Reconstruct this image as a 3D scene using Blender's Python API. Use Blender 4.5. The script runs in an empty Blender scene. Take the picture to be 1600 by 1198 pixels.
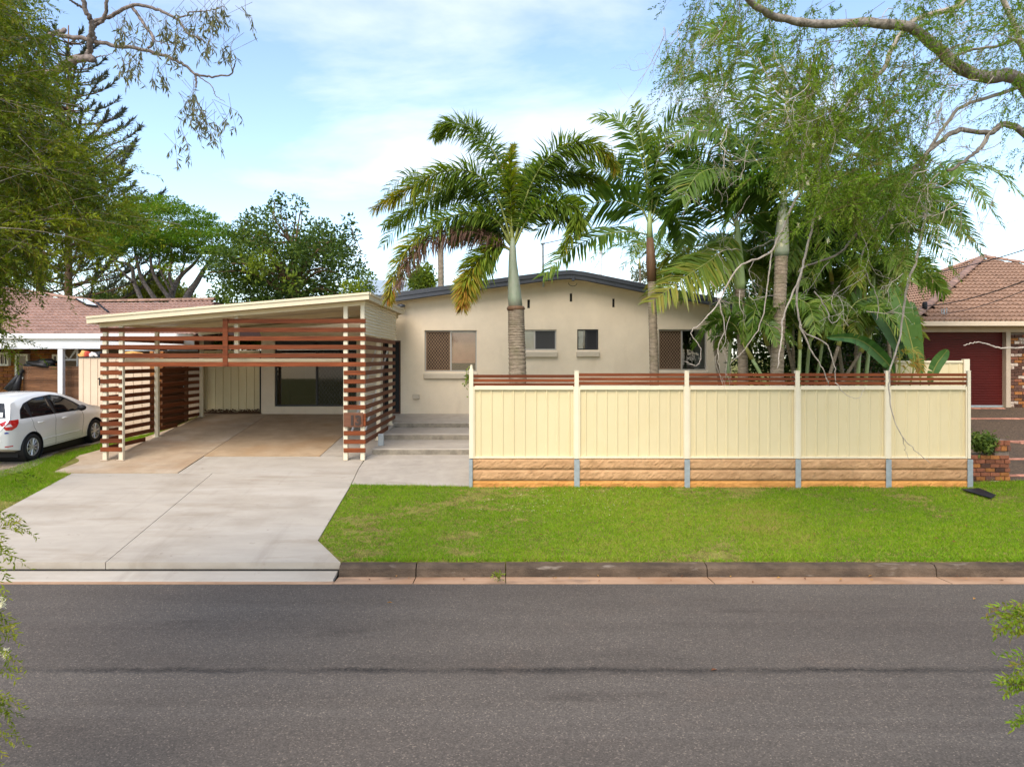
import bpy, bmesh, math, random
import numpy as np
from mathutils import Vector, Matrix, Euler

SC = bpy.context.scene
COL = SC.collection
R = math.radians

# ---------------------------------------------------------------- camera, sky, sun, exposure
FPX, CX, CY, CZ = 1108.0, 785.0, 559.0, 2.78      # focal length in photo pixels, horizon point, eye height
cam_d = bpy.data.cameras.new('camera')
cam = bpy.data.objects.new('camera', cam_d); COL.objects.link(cam)
cam.location = (0, 0, CZ); cam.rotation_euler = (R(90), 0, 0)
cam_d.sensor_width = 36; cam_d.lens = FPX / 1600 * 36
cam_d.shift_x = (800 - CX) / 1600; cam_d.shift_y = -(599 - CY) / 1600
cam_d.clip_start = 0.05; cam_d.clip_end = 6000
SC.camera = cam

SUN_EL, SUN_AZ = 49, 200       # elevation; azimuth clockwise from +Y (behind the camera, a little left)
world = bpy.data.worlds.new('World'); SC.world = world; world.use_nodes = True
nt = world.node_tree; nt.nodes.clear()
out = nt.nodes.new('ShaderNodeOutputWorld'); bg = nt.nodes.new('ShaderNodeBackground')
sky = nt.nodes.new('ShaderNodeTexSky'); sky.sky_type = 'NISHITA'; sky.sun_disc = False
sky.sun_elevation = R(SUN_EL); sky.sun_rotation = R(SUN_AZ); sky.air_density = 1.0; sky.dust_density = 1.0; sky.ozone_density = 0.6
tc = nt.nodes.new('ShaderNodeTexCoord')
sep = nt.nodes.new('ShaderNodeSeparateXYZ'); nt.links.new(tc.outputs['Generated'], sep.inputs[0])
def wmath(op, a, b=None, c=None):
    n = nt.nodes.new('ShaderNodeMath'); n.operation = op
    for i, v in enumerate((a, b, c)):
        if v is None: continue
        if isinstance(v, (int, float)): n.inputs[i].default_value = v
        else: nt.links.new(v, n.inputs[i])
    return n.outputs[0]
zz = wmath('ADD', wmath('MAXIMUM', sep.outputs[2], 0.0), 0.22)
comb = nt.nodes.new('ShaderNodeCombineXYZ')
nt.links.new(wmath('DIVIDE', sep.outputs[0], zz), comb.inputs[0]); nt.links.new(wmath('DIVIDE', sep.outputs[1], zz), comb.inputs[1])
cn = nt.nodes.new('ShaderNodeTexNoise'); cn.inputs['Scale'].default_value = 1.15; cn.inputs['Detail'].default_value = 9; cn.inputs['Roughness'].default_value = 0.55; cn.inputs['Distortion'].default_value = 0.35
mp = nt.nodes.new('ShaderNodeMapping'); mp.inputs['Location'].default_value = (1.3, 0.35, 0); mp.inputs['Scale'].default_value = (0.75, 1.25, 1)
nt.links.new(comb.outputs[0], mp.inputs[0]); nt.links.new(mp.outputs[0], cn.inputs['Vector'])
rp = nt.nodes.new('ShaderNodeValToRGB'); rp.color_ramp.elements[0].position = 0.50; rp.color_ramp.elements[0].color = (0, 0, 0, 1)
rp.color_ramp.elements[1].position = 0.77; rp.color_ramp.elements[1].color = (0.93, 0.93, 0.93, 1)
nt.links.new(cn.outputs['Fac'], rp.inputs[0])
mx = nt.nodes.new('ShaderNodeMixRGB'); nt.links.new(rp.outputs[0], mx.inputs[0]); nt.links.new(sky.outputs[0], mx.inputs[1])
mx.inputs[2].default_value = (4.4, 4.45, 4.45, 1)
nt.links.new(mx.outputs[0], bg.inputs[0]); bg.inputs[1].default_value = 0.135
nt.links.new(bg.outputs[0], out.inputs[0])

sun_d = bpy.data.lights.new('sun', 'SUN'); sun_d.energy = 1.7; sun_d.angle = R(38); sun_d.color = (1.0, 0.90, 0.77)
sun = bpy.data.objects.new('sun', sun_d); COL.objects.link(sun); sun.location = (0, 0, 30)
az, el = R(SUN_AZ), R(SUN_EL)
sdir = Vector((math.sin(az) * math.cos(el), math.cos(az) * math.cos(el), math.sin(el)))
sun.rotation_euler = (-sdir).to_track_quat('-Z', 'Y').to_euler()
SC.view_settings.view_transform = 'Standard'; SC.view_settings.look = 'None'
SC.view_settings.exposure = 1.30; SC.view_settings.gamma = 1.0; SC.view_settings.use_curve_mapping = False
SC.render.engine = 'CYCLES'; SC.cycles.max_bounces = 8; SC.cycles.transparent_max_bounces = 8

# ---------------------------------------------------------------- helpers
def at(px, py, Y):            # the point at distance Y in front of the eye that a photo pixel shows
    return Vector(((px - CX) / FPX * Y, Y, CZ - (py - CY) / FPX * Y))
def X_(px, Y): return (px - CX) / FPX * Y
def Z_(py, Y): return CZ - (py - CY) / FPX * Y
def P(Y): return -0.27 + 0.11 * (Y - 10.4)          # the sloping block
def G(px, py):
    Y = (CZ + 0.27 + 0.11 * 10.4) / (0.11 + (py - CY) / FPX)
    return Vector(((px - CX) / FPX * Y, Y, P(Y)))
W = {}                        # world position of each object's origin
def tag(o, label=None, cat=None, group=None, kind=None):
    if label: o['label'] = label
    if cat: o['category'] = cat
    if group: o['group'] = group
    if kind: o['kind'] = kind
    return o
def thing(name, loc, label, cat, group=None):
    o = bpy.data.objects.new(name, None); COL.objects.link(o); o.location = loc; o.empty_display_size = 0.2
    W[o.name] = Vector(loc); return tag(o, label, cat, group)
def adopt(o, parent):
    if parent is not None:
        o.parent = parent; o.matrix_parent_inverse = Matrix.Translation(-W[parent.name])
def link_np(name, V, faces_idx, loop_tot, mat, parent=None, smooth=False, var=None, uv=None):
    """V (n,3) array; faces_idx flat loop indices; loop_tot per-face vertex counts"""
    V = np.asarray(V, dtype=np.float32)
    lo, hi = V.min(0), V.max(0)
    org = np.array([(lo[0] + hi[0]) / 2, (lo[1] + hi[1]) / 2, lo[2]], dtype=np.float32)
    me = bpy.data.meshes.new(name)
    me.vertices.add(len(V)); me.vertices.foreach_set('co', (V - org).ravel())
    fi = np.asarray(faces_idx, dtype=np.int32); lt = np.asarray(loop_tot, dtype=np.int32)
    me.loops.add(len(fi)); me.loops.foreach_set('vertex_index', fi)
    me.polygons.add(len(lt)); ls = np.zeros(len(lt), dtype=np.int32); ls[1:] = np.cumsum(lt)[:-1]
    me.polygons.foreach_set('loop_start', ls); me.polygons.foreach_set('loop_total', lt)
    me.polygons.foreach_set('use_smooth', np.full(len(lt), bool(smooth)))
    if var is not None:
        a = me.attributes.new('var', 'FLOAT', 'FACE'); a.data.foreach_set('value', np.asarray(var, dtype=np.float32))
    me.update(calc_edges=True); me.validate()
    me.materials.append(mat)
    o = bpy.data.objects.new(name, me); COL.objects.link(o); o.location = org.tolist()
    W[o.name] = Vector(org.tolist()); adopt(o, parent)
    return o
class MB:
    def __init__(s): s.v = []; s.f = []
    def add(s, vs, fs):
        b = len(s.v); s.v += [tuple(v) for v in vs]; s.f += [tuple(i + b for i in f) for f in fs]; return s
    def box(s, x0, x1, y0, y1, z0, z1):
        return s.add([(x0,y0,z0),(x1,y0,z0),(x1,y1,z0),(x0,y1,z0),(x0,y0,z1),(x1,y0,z1),(x1,y1,z1),(x0,y1,z1)],
                     [(0,3,2,1),(4,5,6,7),(0,1,5,4),(1,2,6,5),(2,3,7,6),(3,0,4,7)])
    def cbox(s, x0, x1, y0, y1, z0, z1, c=0.006):       # box with chamfered edges
        bm = bmesh.new(); bmesh.ops.create_cube(bm, size=1)
        for v in bm.verts: v.co = Vector(((x0+x1)/2 + v.co.x*(x1-x0), (y0+y1)/2 + v.co.y*(y1-y0), (z0+z1)/2 + v.co.z*(z1-z0)))
        bmesh.ops.bevel(bm, geom=bm.edges[:], offset=c, segments=1, affect='EDGES')
        bm.verts.index_update(); s.add([v.co for v in bm.verts], [[v.index for v in f.verts] for f in bm.faces]); bm.free(); return s
    def hexa(s, p):                                     # 8 corners, bottom ring then top ring
        return s.add(p, [(0,3,2,1),(4,5,6,7),(0,1,5,4),(1,2,6,5),(2,3,7,6),(3,0,4,7)])
    def prism(s, poly, d):                              # poly: planar 3D points, d: extrusion vector
        n = len(poly); d = Vector(d); a = [Vector(p) for p in poly]
        return s.add(a + [p + d for p in a], [tuple(range(n))[::-1], tuple(range(n, 2*n))] + [(i, (i+1) % n, n + (i+1) % n, n + i) for i in range(n)])
    def tube(s, pts, rad, n=8, cap=True):
        pts = [Vector(p) for p in pts]; m = len(pts)
        if isinstance(rad, (int, float)): rad = [rad] * m
        up = Vector((0, 0, 1)); b = len(s.v); t0 = (pts[1] - pts[0]).normalized()
        u = t0.cross(up); u = u if u.length > 1e-3 else t0.cross(Vector((1, 0, 0))); u.normalize()
        for i in range(m):
            t = (pts[min(i+1, m-1)] - pts[max(i-1, 0)]).normalized()
            u = (u - t * u.dot(t)).normalized(); w = t.cross(u)
            for k in range(n):
                a = 2 * math.pi * k / n
                s.v.append(tuple(pts[i] + (u * math.cos(a) + w * math.sin(a)) * rad[i]))
        for i in range(m - 1):
            for k in range(n):
                k2 = (k + 1) % n
                s.f.append((b+i*n+k, b+i*n+k2, b+(i+1)*n+k2, b+(i+1)*n+k))
        if cap: s.f.append(tuple(b+k for k in range(n))[::-1]); s.f.append(tuple(b+(m-1)*n+k for k in range(n)))
        return s
    def grid(s, rows):                                  # rows of equal length point lists
        b = len(s.v); n = len(rows[0])
        for r in rows: s.v += [tuple(p) for p in r]
        for i in range(len(rows)-1):
            for k in range(n-1): s.f.append((b+i*n+k, b+i*n+k+1, b+(i+1)*n+k+1, b+(i+1)*n+k))
        return s
    def lathe(s, prof, c, n=20, axis='Z'):              # prof (r,h)
        rows = []
        for r, h in prof:
            row = []
            for k in range(n + 1):
                a = 2*math.pi*k/n
                q = (r*math.cos(a), r*math.sin(a), h) if axis == 'Z' else (h, r*math.cos(a), r*math.sin(a))
                row.append((c[0]+q[0], c[1]+q[1], c[2]+q[2]))
            rows.append(row)
        return s.grid(rows)
    def build(s, name, mat, parent=None, smooth=False, kind=None):
        fi = [i for f in s.f for i in f]
        o = link_np(name, np.array(s.v), fi, [len(f) for f in s.f], mat, parent, smooth)
        if kind: o['kind'] = kind
        return o
def piece(name, me, loc, parent, rot=None, scale=None):      # a repeat that shares its mesh
    o = bpy.data.objects.new(name, me); COL.objects.link(o); o.location = loc
    if rot is not None: o.rotation_euler = rot
    if scale is not None: o.scale = scale
    W[o.name] = Vector(loc); adopt(o, parent); return o
def struct(o): o['kind'] = 'structure'; return o

# ---------------------------------------------------------------- materials
def mat(name, c, rough=0.8, var=0.12, scale=4.0, bump=0.0, bscale=60.0, spec=0.3, metal=0.0, c2=None, detail=6, coat=0.0, stretch=None, objvar=0.0, blotch=None):
    m = bpy.data.materials.new(name); m.use_nodes = True; t = m.node_tree; N = t.nodes; L = t.links
    b = N['Principled BSDF']; b.inputs['Roughness'].default_value = rough; b.inputs['Metallic'].default_value = metal
    b.inputs['Specular IOR Level'].default_value = spec; b.inputs['Coat Weight'].default_value = coat
    geo = N.new('ShaderNodeNewGeometry'); vec = geo.outputs['Position']
    if stretch:
        mpn = N.new('ShaderNodeMapping'); mpn.inputs['Scale'].default_value = stretch; L.new(vec, mpn.inputs[0]); vec = mpn.outputs[0]
    n1 = N.new('ShaderNodeTexNoise'); n1.inputs['Scale'].default_value = scale; n1.inputs['Detail'].default_value = detail; n1.inputs['Roughness'].default_value = 0.65
    L.new(vec, n1.inputs['Vector'])
    ramp = N.new('ShaderNodeValToRGB'); e = ramp.color_ramp.elements
    lo = [x * (1 - var) for x in c]; hi = [min(1, x * (1 + var)) for x in (c2 or c)]
    e[0].position = 0.3; e[0].color = (*lo, 1); e[1].position = 0.7; e[1].color = (*hi, 1)
    L.new(n1.outputs['Fac'], ramp.inputs[0]); col = ramp.outputs[0]
    if blotch:                                             # (colour, scale, low, high, strength): stains with a shape of their own
      for bi, (bc, bs, b0, b1, bw, *bst) in enumerate(blotch if isinstance(blotch, list) else [blotch]):
        n3 = N.new('ShaderNodeTexNoise'); n3.inputs['Scale'].default_value = bs; n3.inputs['Detail'].default_value = 8; n3.inputs['Roughness'].default_value = 0.6
        mpb = N.new('ShaderNodeMapping'); mpb.inputs['Location'].default_value = (bi * 7.3, bi * 3.1, bi); mpb.inputs['Scale'].default_value = bst[0] if bst else (1, 1, 1)
        L.new(geo.outputs['Position'], mpb.inputs[0]); L.new(mpb.outputs[0], n3.inputs['Vector'])
        mr = N.new('ShaderNodeMapRange'); mr.inputs[1].default_value = b0; mr.inputs[2].default_value = b1; mr.inputs[4].default_value = bw
        L.new(n3.outputs['Fac'], mr.inputs[0])
        mm = N.new('ShaderNodeMixRGB'); L.new(mr.outputs[0], mm.inputs[0]); L.new(col, mm.inputs[1]); mm.inputs[2].default_value = (*bc, 1); col = mm.outputs[0]
    if objvar:
        oi = N.new('ShaderNodeObjectInfo'); hs = N.new('ShaderNodeHueSaturation')
        mr = N.new('ShaderNodeMapRange'); mr.inputs[3].default_value = 1 - objvar; mr.inputs[4].default_value = 1 + objvar
        L.new(oi.outputs['Random'], mr.inputs[0]); L.new(mr.outputs[0], hs.inputs['Value']); L.new(col, hs.inputs['Color']); col = hs.outputs[0]
    L.new(col, b.inputs['Base Color'])
    if bump:
        n2 = N.new('ShaderNodeTexNoise'); n2.inputs['Scale'].default_value = bscale; n2.inputs['Detail'].default_value = 4
        L.new(vec, n2.inputs['Vector'])
        bp = N.new('ShaderNodeBump'); bp.inputs['Strength'].default_value = bump; bp.inputs['Distance'].default_value = 0.02
        L.new(n2.outputs['Fac'], bp.inputs['Height']); L.new(bp.outputs[0], b.inputs['Normal'])
    return m
def leafmat(name, cols, rough=0.5, trans=0.3, spec=0.3):
    """cols: colours along the per-leaf attribute var 0..1"""
    m = bpy.data.materials.new(name); m.use_nodes = True; t = m.node_tree; N = t.nodes; L = t.links
    b = N['Principled BSDF']; b.inputs['Roughness'].default_value = rough; b.inputs['Specular IOR Level'].default_value = spec
    a = N.new('ShaderNodeAttribute'); a.attribute_name = 'var'
    r = N.new('ShaderNodeValToRGB'); e = r.color_ramp.elements
    while len(e) < len(cols): e.new(0.5)
    for i, c in enumerate(cols): e[i].position = i / (len(cols) - 1); e[i].color = (*c, 1)
    L.new(a.outputs['Fac'], r.inputs[0]); L.new(r.outputs[0], b.inputs['Base Color'])
    tr = N.new('ShaderNodeBsdfTranslucent'); hs = N.new('ShaderNodeHueSaturation'); hs.inputs['Value'].default_value = 1.5; hs.inputs['Saturation'].default_value = 1.1
    L.new(r.outputs[0], hs.inputs['Color']); L.new(hs.outputs[0], tr.inputs[0])
    ms = N.new('ShaderNodeMixShader'); ms.inputs[0].default_value = trans
    L.new(b.outputs[0], ms.inputs[1]); L.new(tr.outputs[0], ms.inputs[2]); L.new(ms.outputs[0], N['Material Output'].inputs[0])
    return m
def glassmat(name, tint=(0.02, 0.022, 0.025), clear=None, rough=0.02):
    m = bpy.data.materials.new(name); m.use_nodes = True; t = m.node_tree; N = t.nodes; L = t.links
    b = N['Principled BSDF']; b.inputs['Base Color'].default_value = (*tint, 1); b.inputs['Roughness'].default_value = rough; b.inputs['Specular IOR Level'].default_value = 0.5
    if clear:
        tr = N.new('ShaderNodeBsdfTransparent'); tr.inputs[0].default_value = (*clear, 1)
        gl = N.new('ShaderNodeBsdfGlossy'); gl.inputs['Roughness'].default_value = rough
        fr = N.new('ShaderNodeFresnel'); fr.inputs[0].default_value = 1.5
        ad = N.new('ShaderNodeMath'); ad.operation = 'MULTIPLY_ADD'; ad.inputs[1].default_value = 1.0; ad.inputs[2].default_value = 0.02; L.new(fr.outputs[0], ad.inputs[0])
        ms = N.new('ShaderNodeMixShader'); L.new(ad.outputs[0], ms.inputs[0]); L.new(tr.outputs[0], ms.inputs[1]); L.new(gl.outputs[0], ms.inputs[2]); L.new(ms.outputs[0], N['Material Output'].inputs[0])
    return m

M = {}
M['stucco'] = mat('stucco', (0.69, 0.585, 0.44), 0.9, 0.05, 2.5, 0.35, 60, 0.12, blotch=[((0.60, 0.495, 0.365), 0.9, 0.45, 0.75, 0.5), ((0.54, 0.43, 0.31), 2.2, 0.58, 0.8, 0.4, (1.5, 1, .35))])
M['sill'] = mat('sill', (0.50, 0.43, 0.33), 0.85, 0.05, 5, 0.1, 90)
M['charcoal'] = mat('charcoal_paint', (0.045, 0.05, 0.062), 0.45, 0.12, 3, spec=0.4)
M['eave'] = mat('eave_lining', (0.66, 0.57, 0.43), 0.8, 0.05)
M['cream'] = mat('cream_paint', (0.70, 0.60, 0.41), 0.42, 0.04, 3, spec=0.4, blotch=((0.62, 0.52, 0.36), 2.0, 0.58, 0.8, 0.35))
M['cream_post'] = mat('cream_post_paint', (0.70, 0.61, 0.44), 0.45, 0.04, 3, spec=0.4, blotch=((0.6, 0.5, 0.36), 6.0, 0.60, 0.8, 0.5))
M['sheet'] = mat('fence_sheet_paint', (0.635, 0.525, 0.305), 0.40, 0.04, 1.3, spec=0.4, stretch=(1, 1, 0.4), blotch=[((0.59, 0.47, 0.24), 1.6, 0.5, 0.85, 0.5), ((0.45, 0.33, 0.17), 2.4, 0.60, 0.8, 0.35, (1.2, 1, 0.35))])
M['beige'] = mat('beige_metal', (0.58, 0.45, 0.32), 0.45, 0.05, 2, spec=0.35)
M['slat'] = mat('merbau_stain', (0.125, 0.030, 0.009), 0.6, 0.35, 5, 0.15, 80, 0.18, stretch=(0.25, 1, 6), objvar=0.25, c2=(0.165, 0.043, 0.013))
M['slat_side'] = mat('merbau_stain_side', (0.125, 0.035, 0.012), 0.6, 0.3, 5, 0.15, 80, 0.18, stretch=(1, 0.25, 6), objvar=0.22, c2=(0.16, 0.046, 0.016))
M['old_timber'] = mat('weathered_timber', (0.15, 0.072, 0.036), 0.7, 0.35, 6, 0.3, 70, 0.2, stretch=(0.3, 0.3, 5), objvar=0.3)
M['sleeper'] = mat('concrete_sleeper', (0.43, 0.24, 0.115), 0.9, 0.14, 6, 0.5, 22, 0.12, objvar=0.07, c2=(0.48, 0.285, 0.145), stretch=(0.6, 1, 1.6), blotch=[((0.30, 0.17, 0.075), 3.0, 0.52, 0.75, 0.6), ((0.22, 0.15, 0.08), 7.0, 0.58, 0.72, 0.5)])
M['sleeper_low'] = mat('concrete_sleeper_clay_stained', (0.50, 0.225, 0.058), 0.9, 0.16, 6, 0.7, 22, 0.12, objvar=0.08, c2=(0.56, 0.27, 0.08), stretch=(0.6, 1, 1.6), blotch=[((0.32, 0.15, 0.05), 3.0, 0.56, 0.8, 0.5)])
M['galv'] = mat('galvanised_steel', (0.36, 0.39, 0.40), 0.5, 0.15, 12, metal=0.5, spec=0.4)
M['concrete'] = mat('driveway_concrete', (0.40, 0.35, 0.285), 0.88, 0.09, 2.2, 0.2, 130, 0.2, stretch=(0.45, 1.4, 1), blotch=[((0.24, 0.19, 0.135), 0.5, 0.50, 0.80, 0.75), ((0.23, 0.175, 0.115), 1.3, 0.54, 0.74, 0.6, (0.35, 1.6, 1)), ((0.52, 0.47, 0.40), 0.9, 0.5, 0.75, 0.5, (0.3, 1.5, 1)), ((0.20, 0.16, 0.12), 5.0, 0.64, 0.76, 0.65), ((0.22, 0.18, 0.135), 1.5, 0.56, 0.75, 0.4, (1.6, 0.12, 1))])
M['slab'] = mat('carport_slab_concrete', (0.40, 0.30, 0.195), 0.8, 0.10, 2.0, 0.1, 120, 0.25, c2=(0.45, 0.345, 0.235), blotch=[((0.33, 0.19, 0.095), 0.8, 0.48, 0.8, 0.7), ((0.26, 0.20, 0.15), 1.5, 0.55, 0.75, 0.6, (0.5, 1.5, 1)), ((0.56, 0.49, 0.40), 0.7, 0.52, 0.75, 0.6)])
M['slab_clay'] = mat('carport_slab_clay_washed', (0.39, 0.275, 0.165), 0.8, 0.10, 2.0, 0.1, 120, 0.25, c2=(0.43, 0.315, 0.20), blotch=[((0.34, 0.185, 0.07), 0.7, 0.48, 0.8, 0.7), ((0.24, 0.17, 0.11), 1.6, 0.56, 0.75, 0.6, (0.5, 1.5, 1))])
M['path'] = mat('path_concrete', (0.38, 0.33, 0.268), 0.9, 0.10, 3.0, 0.3, 110, 0.2, blotch=[((0.28, 0.245, 0.20), 1.1, 0.50, 0.8, 0.7), ((0.22, 0.19, 0.15), 3.0, 0.58, 0.74, 0.6, (0.5, 1.5, 1)), ((0.46, 0.41, 0.34), 1.7, 0.55, 0.75, 0.5)])
M['step_face'] = mat('step_concrete', (0.27, 0.235, 0.18), 0.92, 0.2, 9, 0.9, 50, 0.12, blotch=[((0.12, 0.10, 0.08), 3.5, 0.48, 0.75, 0.8)])
M['soil'] = mat('soil', (0.115, 0.07, 0.042), 0.95, 0.35, 6, 0.6, 30, 0.1)
M['dark_gap'] = mat('joint_grime', (0.03, 0.026, 0.02), 0.95, 0.3, 9)
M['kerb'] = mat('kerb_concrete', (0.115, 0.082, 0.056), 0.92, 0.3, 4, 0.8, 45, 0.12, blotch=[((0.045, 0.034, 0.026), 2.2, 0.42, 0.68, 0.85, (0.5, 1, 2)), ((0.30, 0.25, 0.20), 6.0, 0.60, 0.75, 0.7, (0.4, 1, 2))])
M['gutter'] = mat('gutter_concrete', (0.42, 0.265, 0.165), 0.9, 0.15, 3, 0.3, 60, 0.15, blotch=[((0.30, 0.15, 0.07), 1.2, 0.45, 0.75, 0.8), ((0.14, 0.10, 0.07), 2.5, 0.56, 0.72, 0.7, (0.4, 1, 1))], stretch=(0.3, 1, 1))
M['white_paint'] = mat('white_paint', (0.74, 0.73, 0.71), 0.45, 0.03, 3)
M['alu'] = mat('window_aluminium', (0.42, 0.39, 0.35), 0.4, 0.06, 5, metal=0.3)
M['alu_dark'] = mat('dark_aluminium', (0.018, 0.018, 0.02), 0.4, 0.15, 5)
M['bronze'] = mat('bronze_mesh', (0.27, 0.18, 0.11), 0.5, 0.1, 5, metal=0.2)
M['grille_grey'] = mat('grey_mesh', (0.13, 0.13, 0.13), 0.5, 0.1, 5, metal=0.2)
M['grille_dark'] = mat('black_mesh', (0.05, 0.05, 0.055), 0.5, 0.1, 5, metal=0.2)
M['glass'] = glassmat('window_glass', clear=(0.95, 0.96, 0.95))
M['glass_smoke'] = glassmat('smoked_glass', clear=(0.30, 0.30, 0.28))
M['glass_dark'] = glassmat('tinted_glass', (0.006, 0.007, 0.008), rough=0.04)
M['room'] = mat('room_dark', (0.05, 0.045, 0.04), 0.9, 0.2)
M['blind'] = mat('salmon_blind', (0.78, 0.40, 0.29), 0.7, 0.08, 4)
M['curtain'] = mat('pale_curtain', (0.45, 0.47, 0.47), 0.8, 0.08, 6)
M['black'] = mat('matt_black', (0.012, 0.012, 0.013), 0.6, 0.2)
M['door_red'] = mat('maroon_roller_door', (0.075, 0.006, 0.004), 0.5, 0.12, 2, spec=0.35)
M['brick_dark'] = mat('clinker_brick', (0.105, 0.05, 0.034), 0.85, 0.3, 14, 0.5, 60, 0.2, objvar=0.4)
M['brick_tan'] = mat('tan_brick', (0.27, 0.105, 0.032), 0.85, 0.25, 14, 0.5, 60, 0.2, objvar=0.3)
M['brick_pale'] = mat('whitewashed_brick', (0.52, 0.41, 0.32), 0.85, 0.25, 14, 0.5, 60, 0.2, objvar=0.2, blotch=((0.16, 0.07, 0.04), 8.0, 0.5, 0.6, 0.8))
M['brick_red'] = mat('red_brick', (0.235, 0.085, 0.045), 0.85, 0.3, 14, 0.5, 60, 0.2, objvar=0.25)
M['brick_pink'] = mat('paver_brick', (0.42, 0.19, 0.125), 0.85, 0.25, 8, 0.4, 60, 0.2, objvar=0.25)
M['mortar'] = mat('mortar', (0.20, 0.15, 0.115), 0.95, 0.15, 10, 0.3, 60)
M['mortar_pale'] = mat('mortar_pale', (0.30, 0.24, 0.19), 0.95, 0.15, 10, 0.3, 60)
M['pebble'] = mat('exposed_aggregate', (0.10, 0.066, 0.040), 0.85, 0.6, 22, 0.8, 60, 0.25, blotch=((0.05, 0.038, 0.028), 0.8, 0.5, 0.75, 0.7))
M['tile'] = mat('terracotta_tile', (0.285, 0.175, 0.118), 0.85, 0.2, 7, 0.3, 50, 0.2, objvar=0.10)
M['tile_pink'] = mat('pink_terracotta_tile', (0.37, 0.235, 0.185), 0.85, 0.2, 7, 0.3, 50, 0.2, objvar=0.10)
M['tile_under'] = mat('roof_battens', (0.06, 0.03, 0.022), 0.9, 0.2)
M['ridge'] = mat('ridge_tile', (0.30, 0.18, 0.13), 0.8, 0.2, 7, 0.4, 40, 0.2, objvar=0.15)
M['taupe'] = mat('taupe_trim', (0.45, 0.35, 0.25), 0.55, 0.06, 3)
M['bluegrey'] = mat('blue_grey_roof', (0.30, 0.36, 0.41), 0.5, 0.08, 2)
M['wire'] = mat('cable_black', (0.02, 0.02, 0.022), 0.6)
M['carpaint'] = mat('white_car_paint', (0.74, 0.73, 0.69), 0.2, 0.01, 1, spec=0.5, coat=0.6)
M['rubber'] = mat('tyre_rubber', (0.02, 0.02, 0.02), 0.8, 0.2, 20)
M['rim'] = mat('wheel_silver', (0.55, 0.55, 0.55), 0.35, 0.05, 5, metal=0.7)
M['lamp_red'] = mat('tail_lamp_red', (0.50, 0.012, 0.012), 0.15, 0.1, 6, spec=0.6, coat=0.5)
M['lamp_clear'] = mat('lamp_clear', (0.65, 0.55, 0.55), 0.15, 0.1, 30, spec=0.6)
M['blue'] = mat('sticker_blue', (0.05, 0.08, 0.35), 0.5, 0.05)
M['plate13'] = mat('number_board', (0.15, 0.06, 0.03), 0.5, 0.25, 6, 0.1, 60, 0.3, stretch=(0.4, 1, 5))
M['digit'] = mat('number_metal', (0.05, 0.032, 0.025), 0.45, 0.1)
M['tarp'] = mat('black_tarp', (0.012, 0.012, 0.014), 0.45, 0.3, 9, 0.6, 20)
M['bag_y'] = mat('bag_yellow', (0.60, 0.30, 0.08), 0.6, 0.3, 12)
M['bag_r'] = mat('bag_red', (0.42, 0.05, 0.025), 0.6, 0.3, 12)
M['bag_w'] = mat('bag_pale', (0.60, 0.55, 0.50), 0.6, 0.3, 12)

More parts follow.
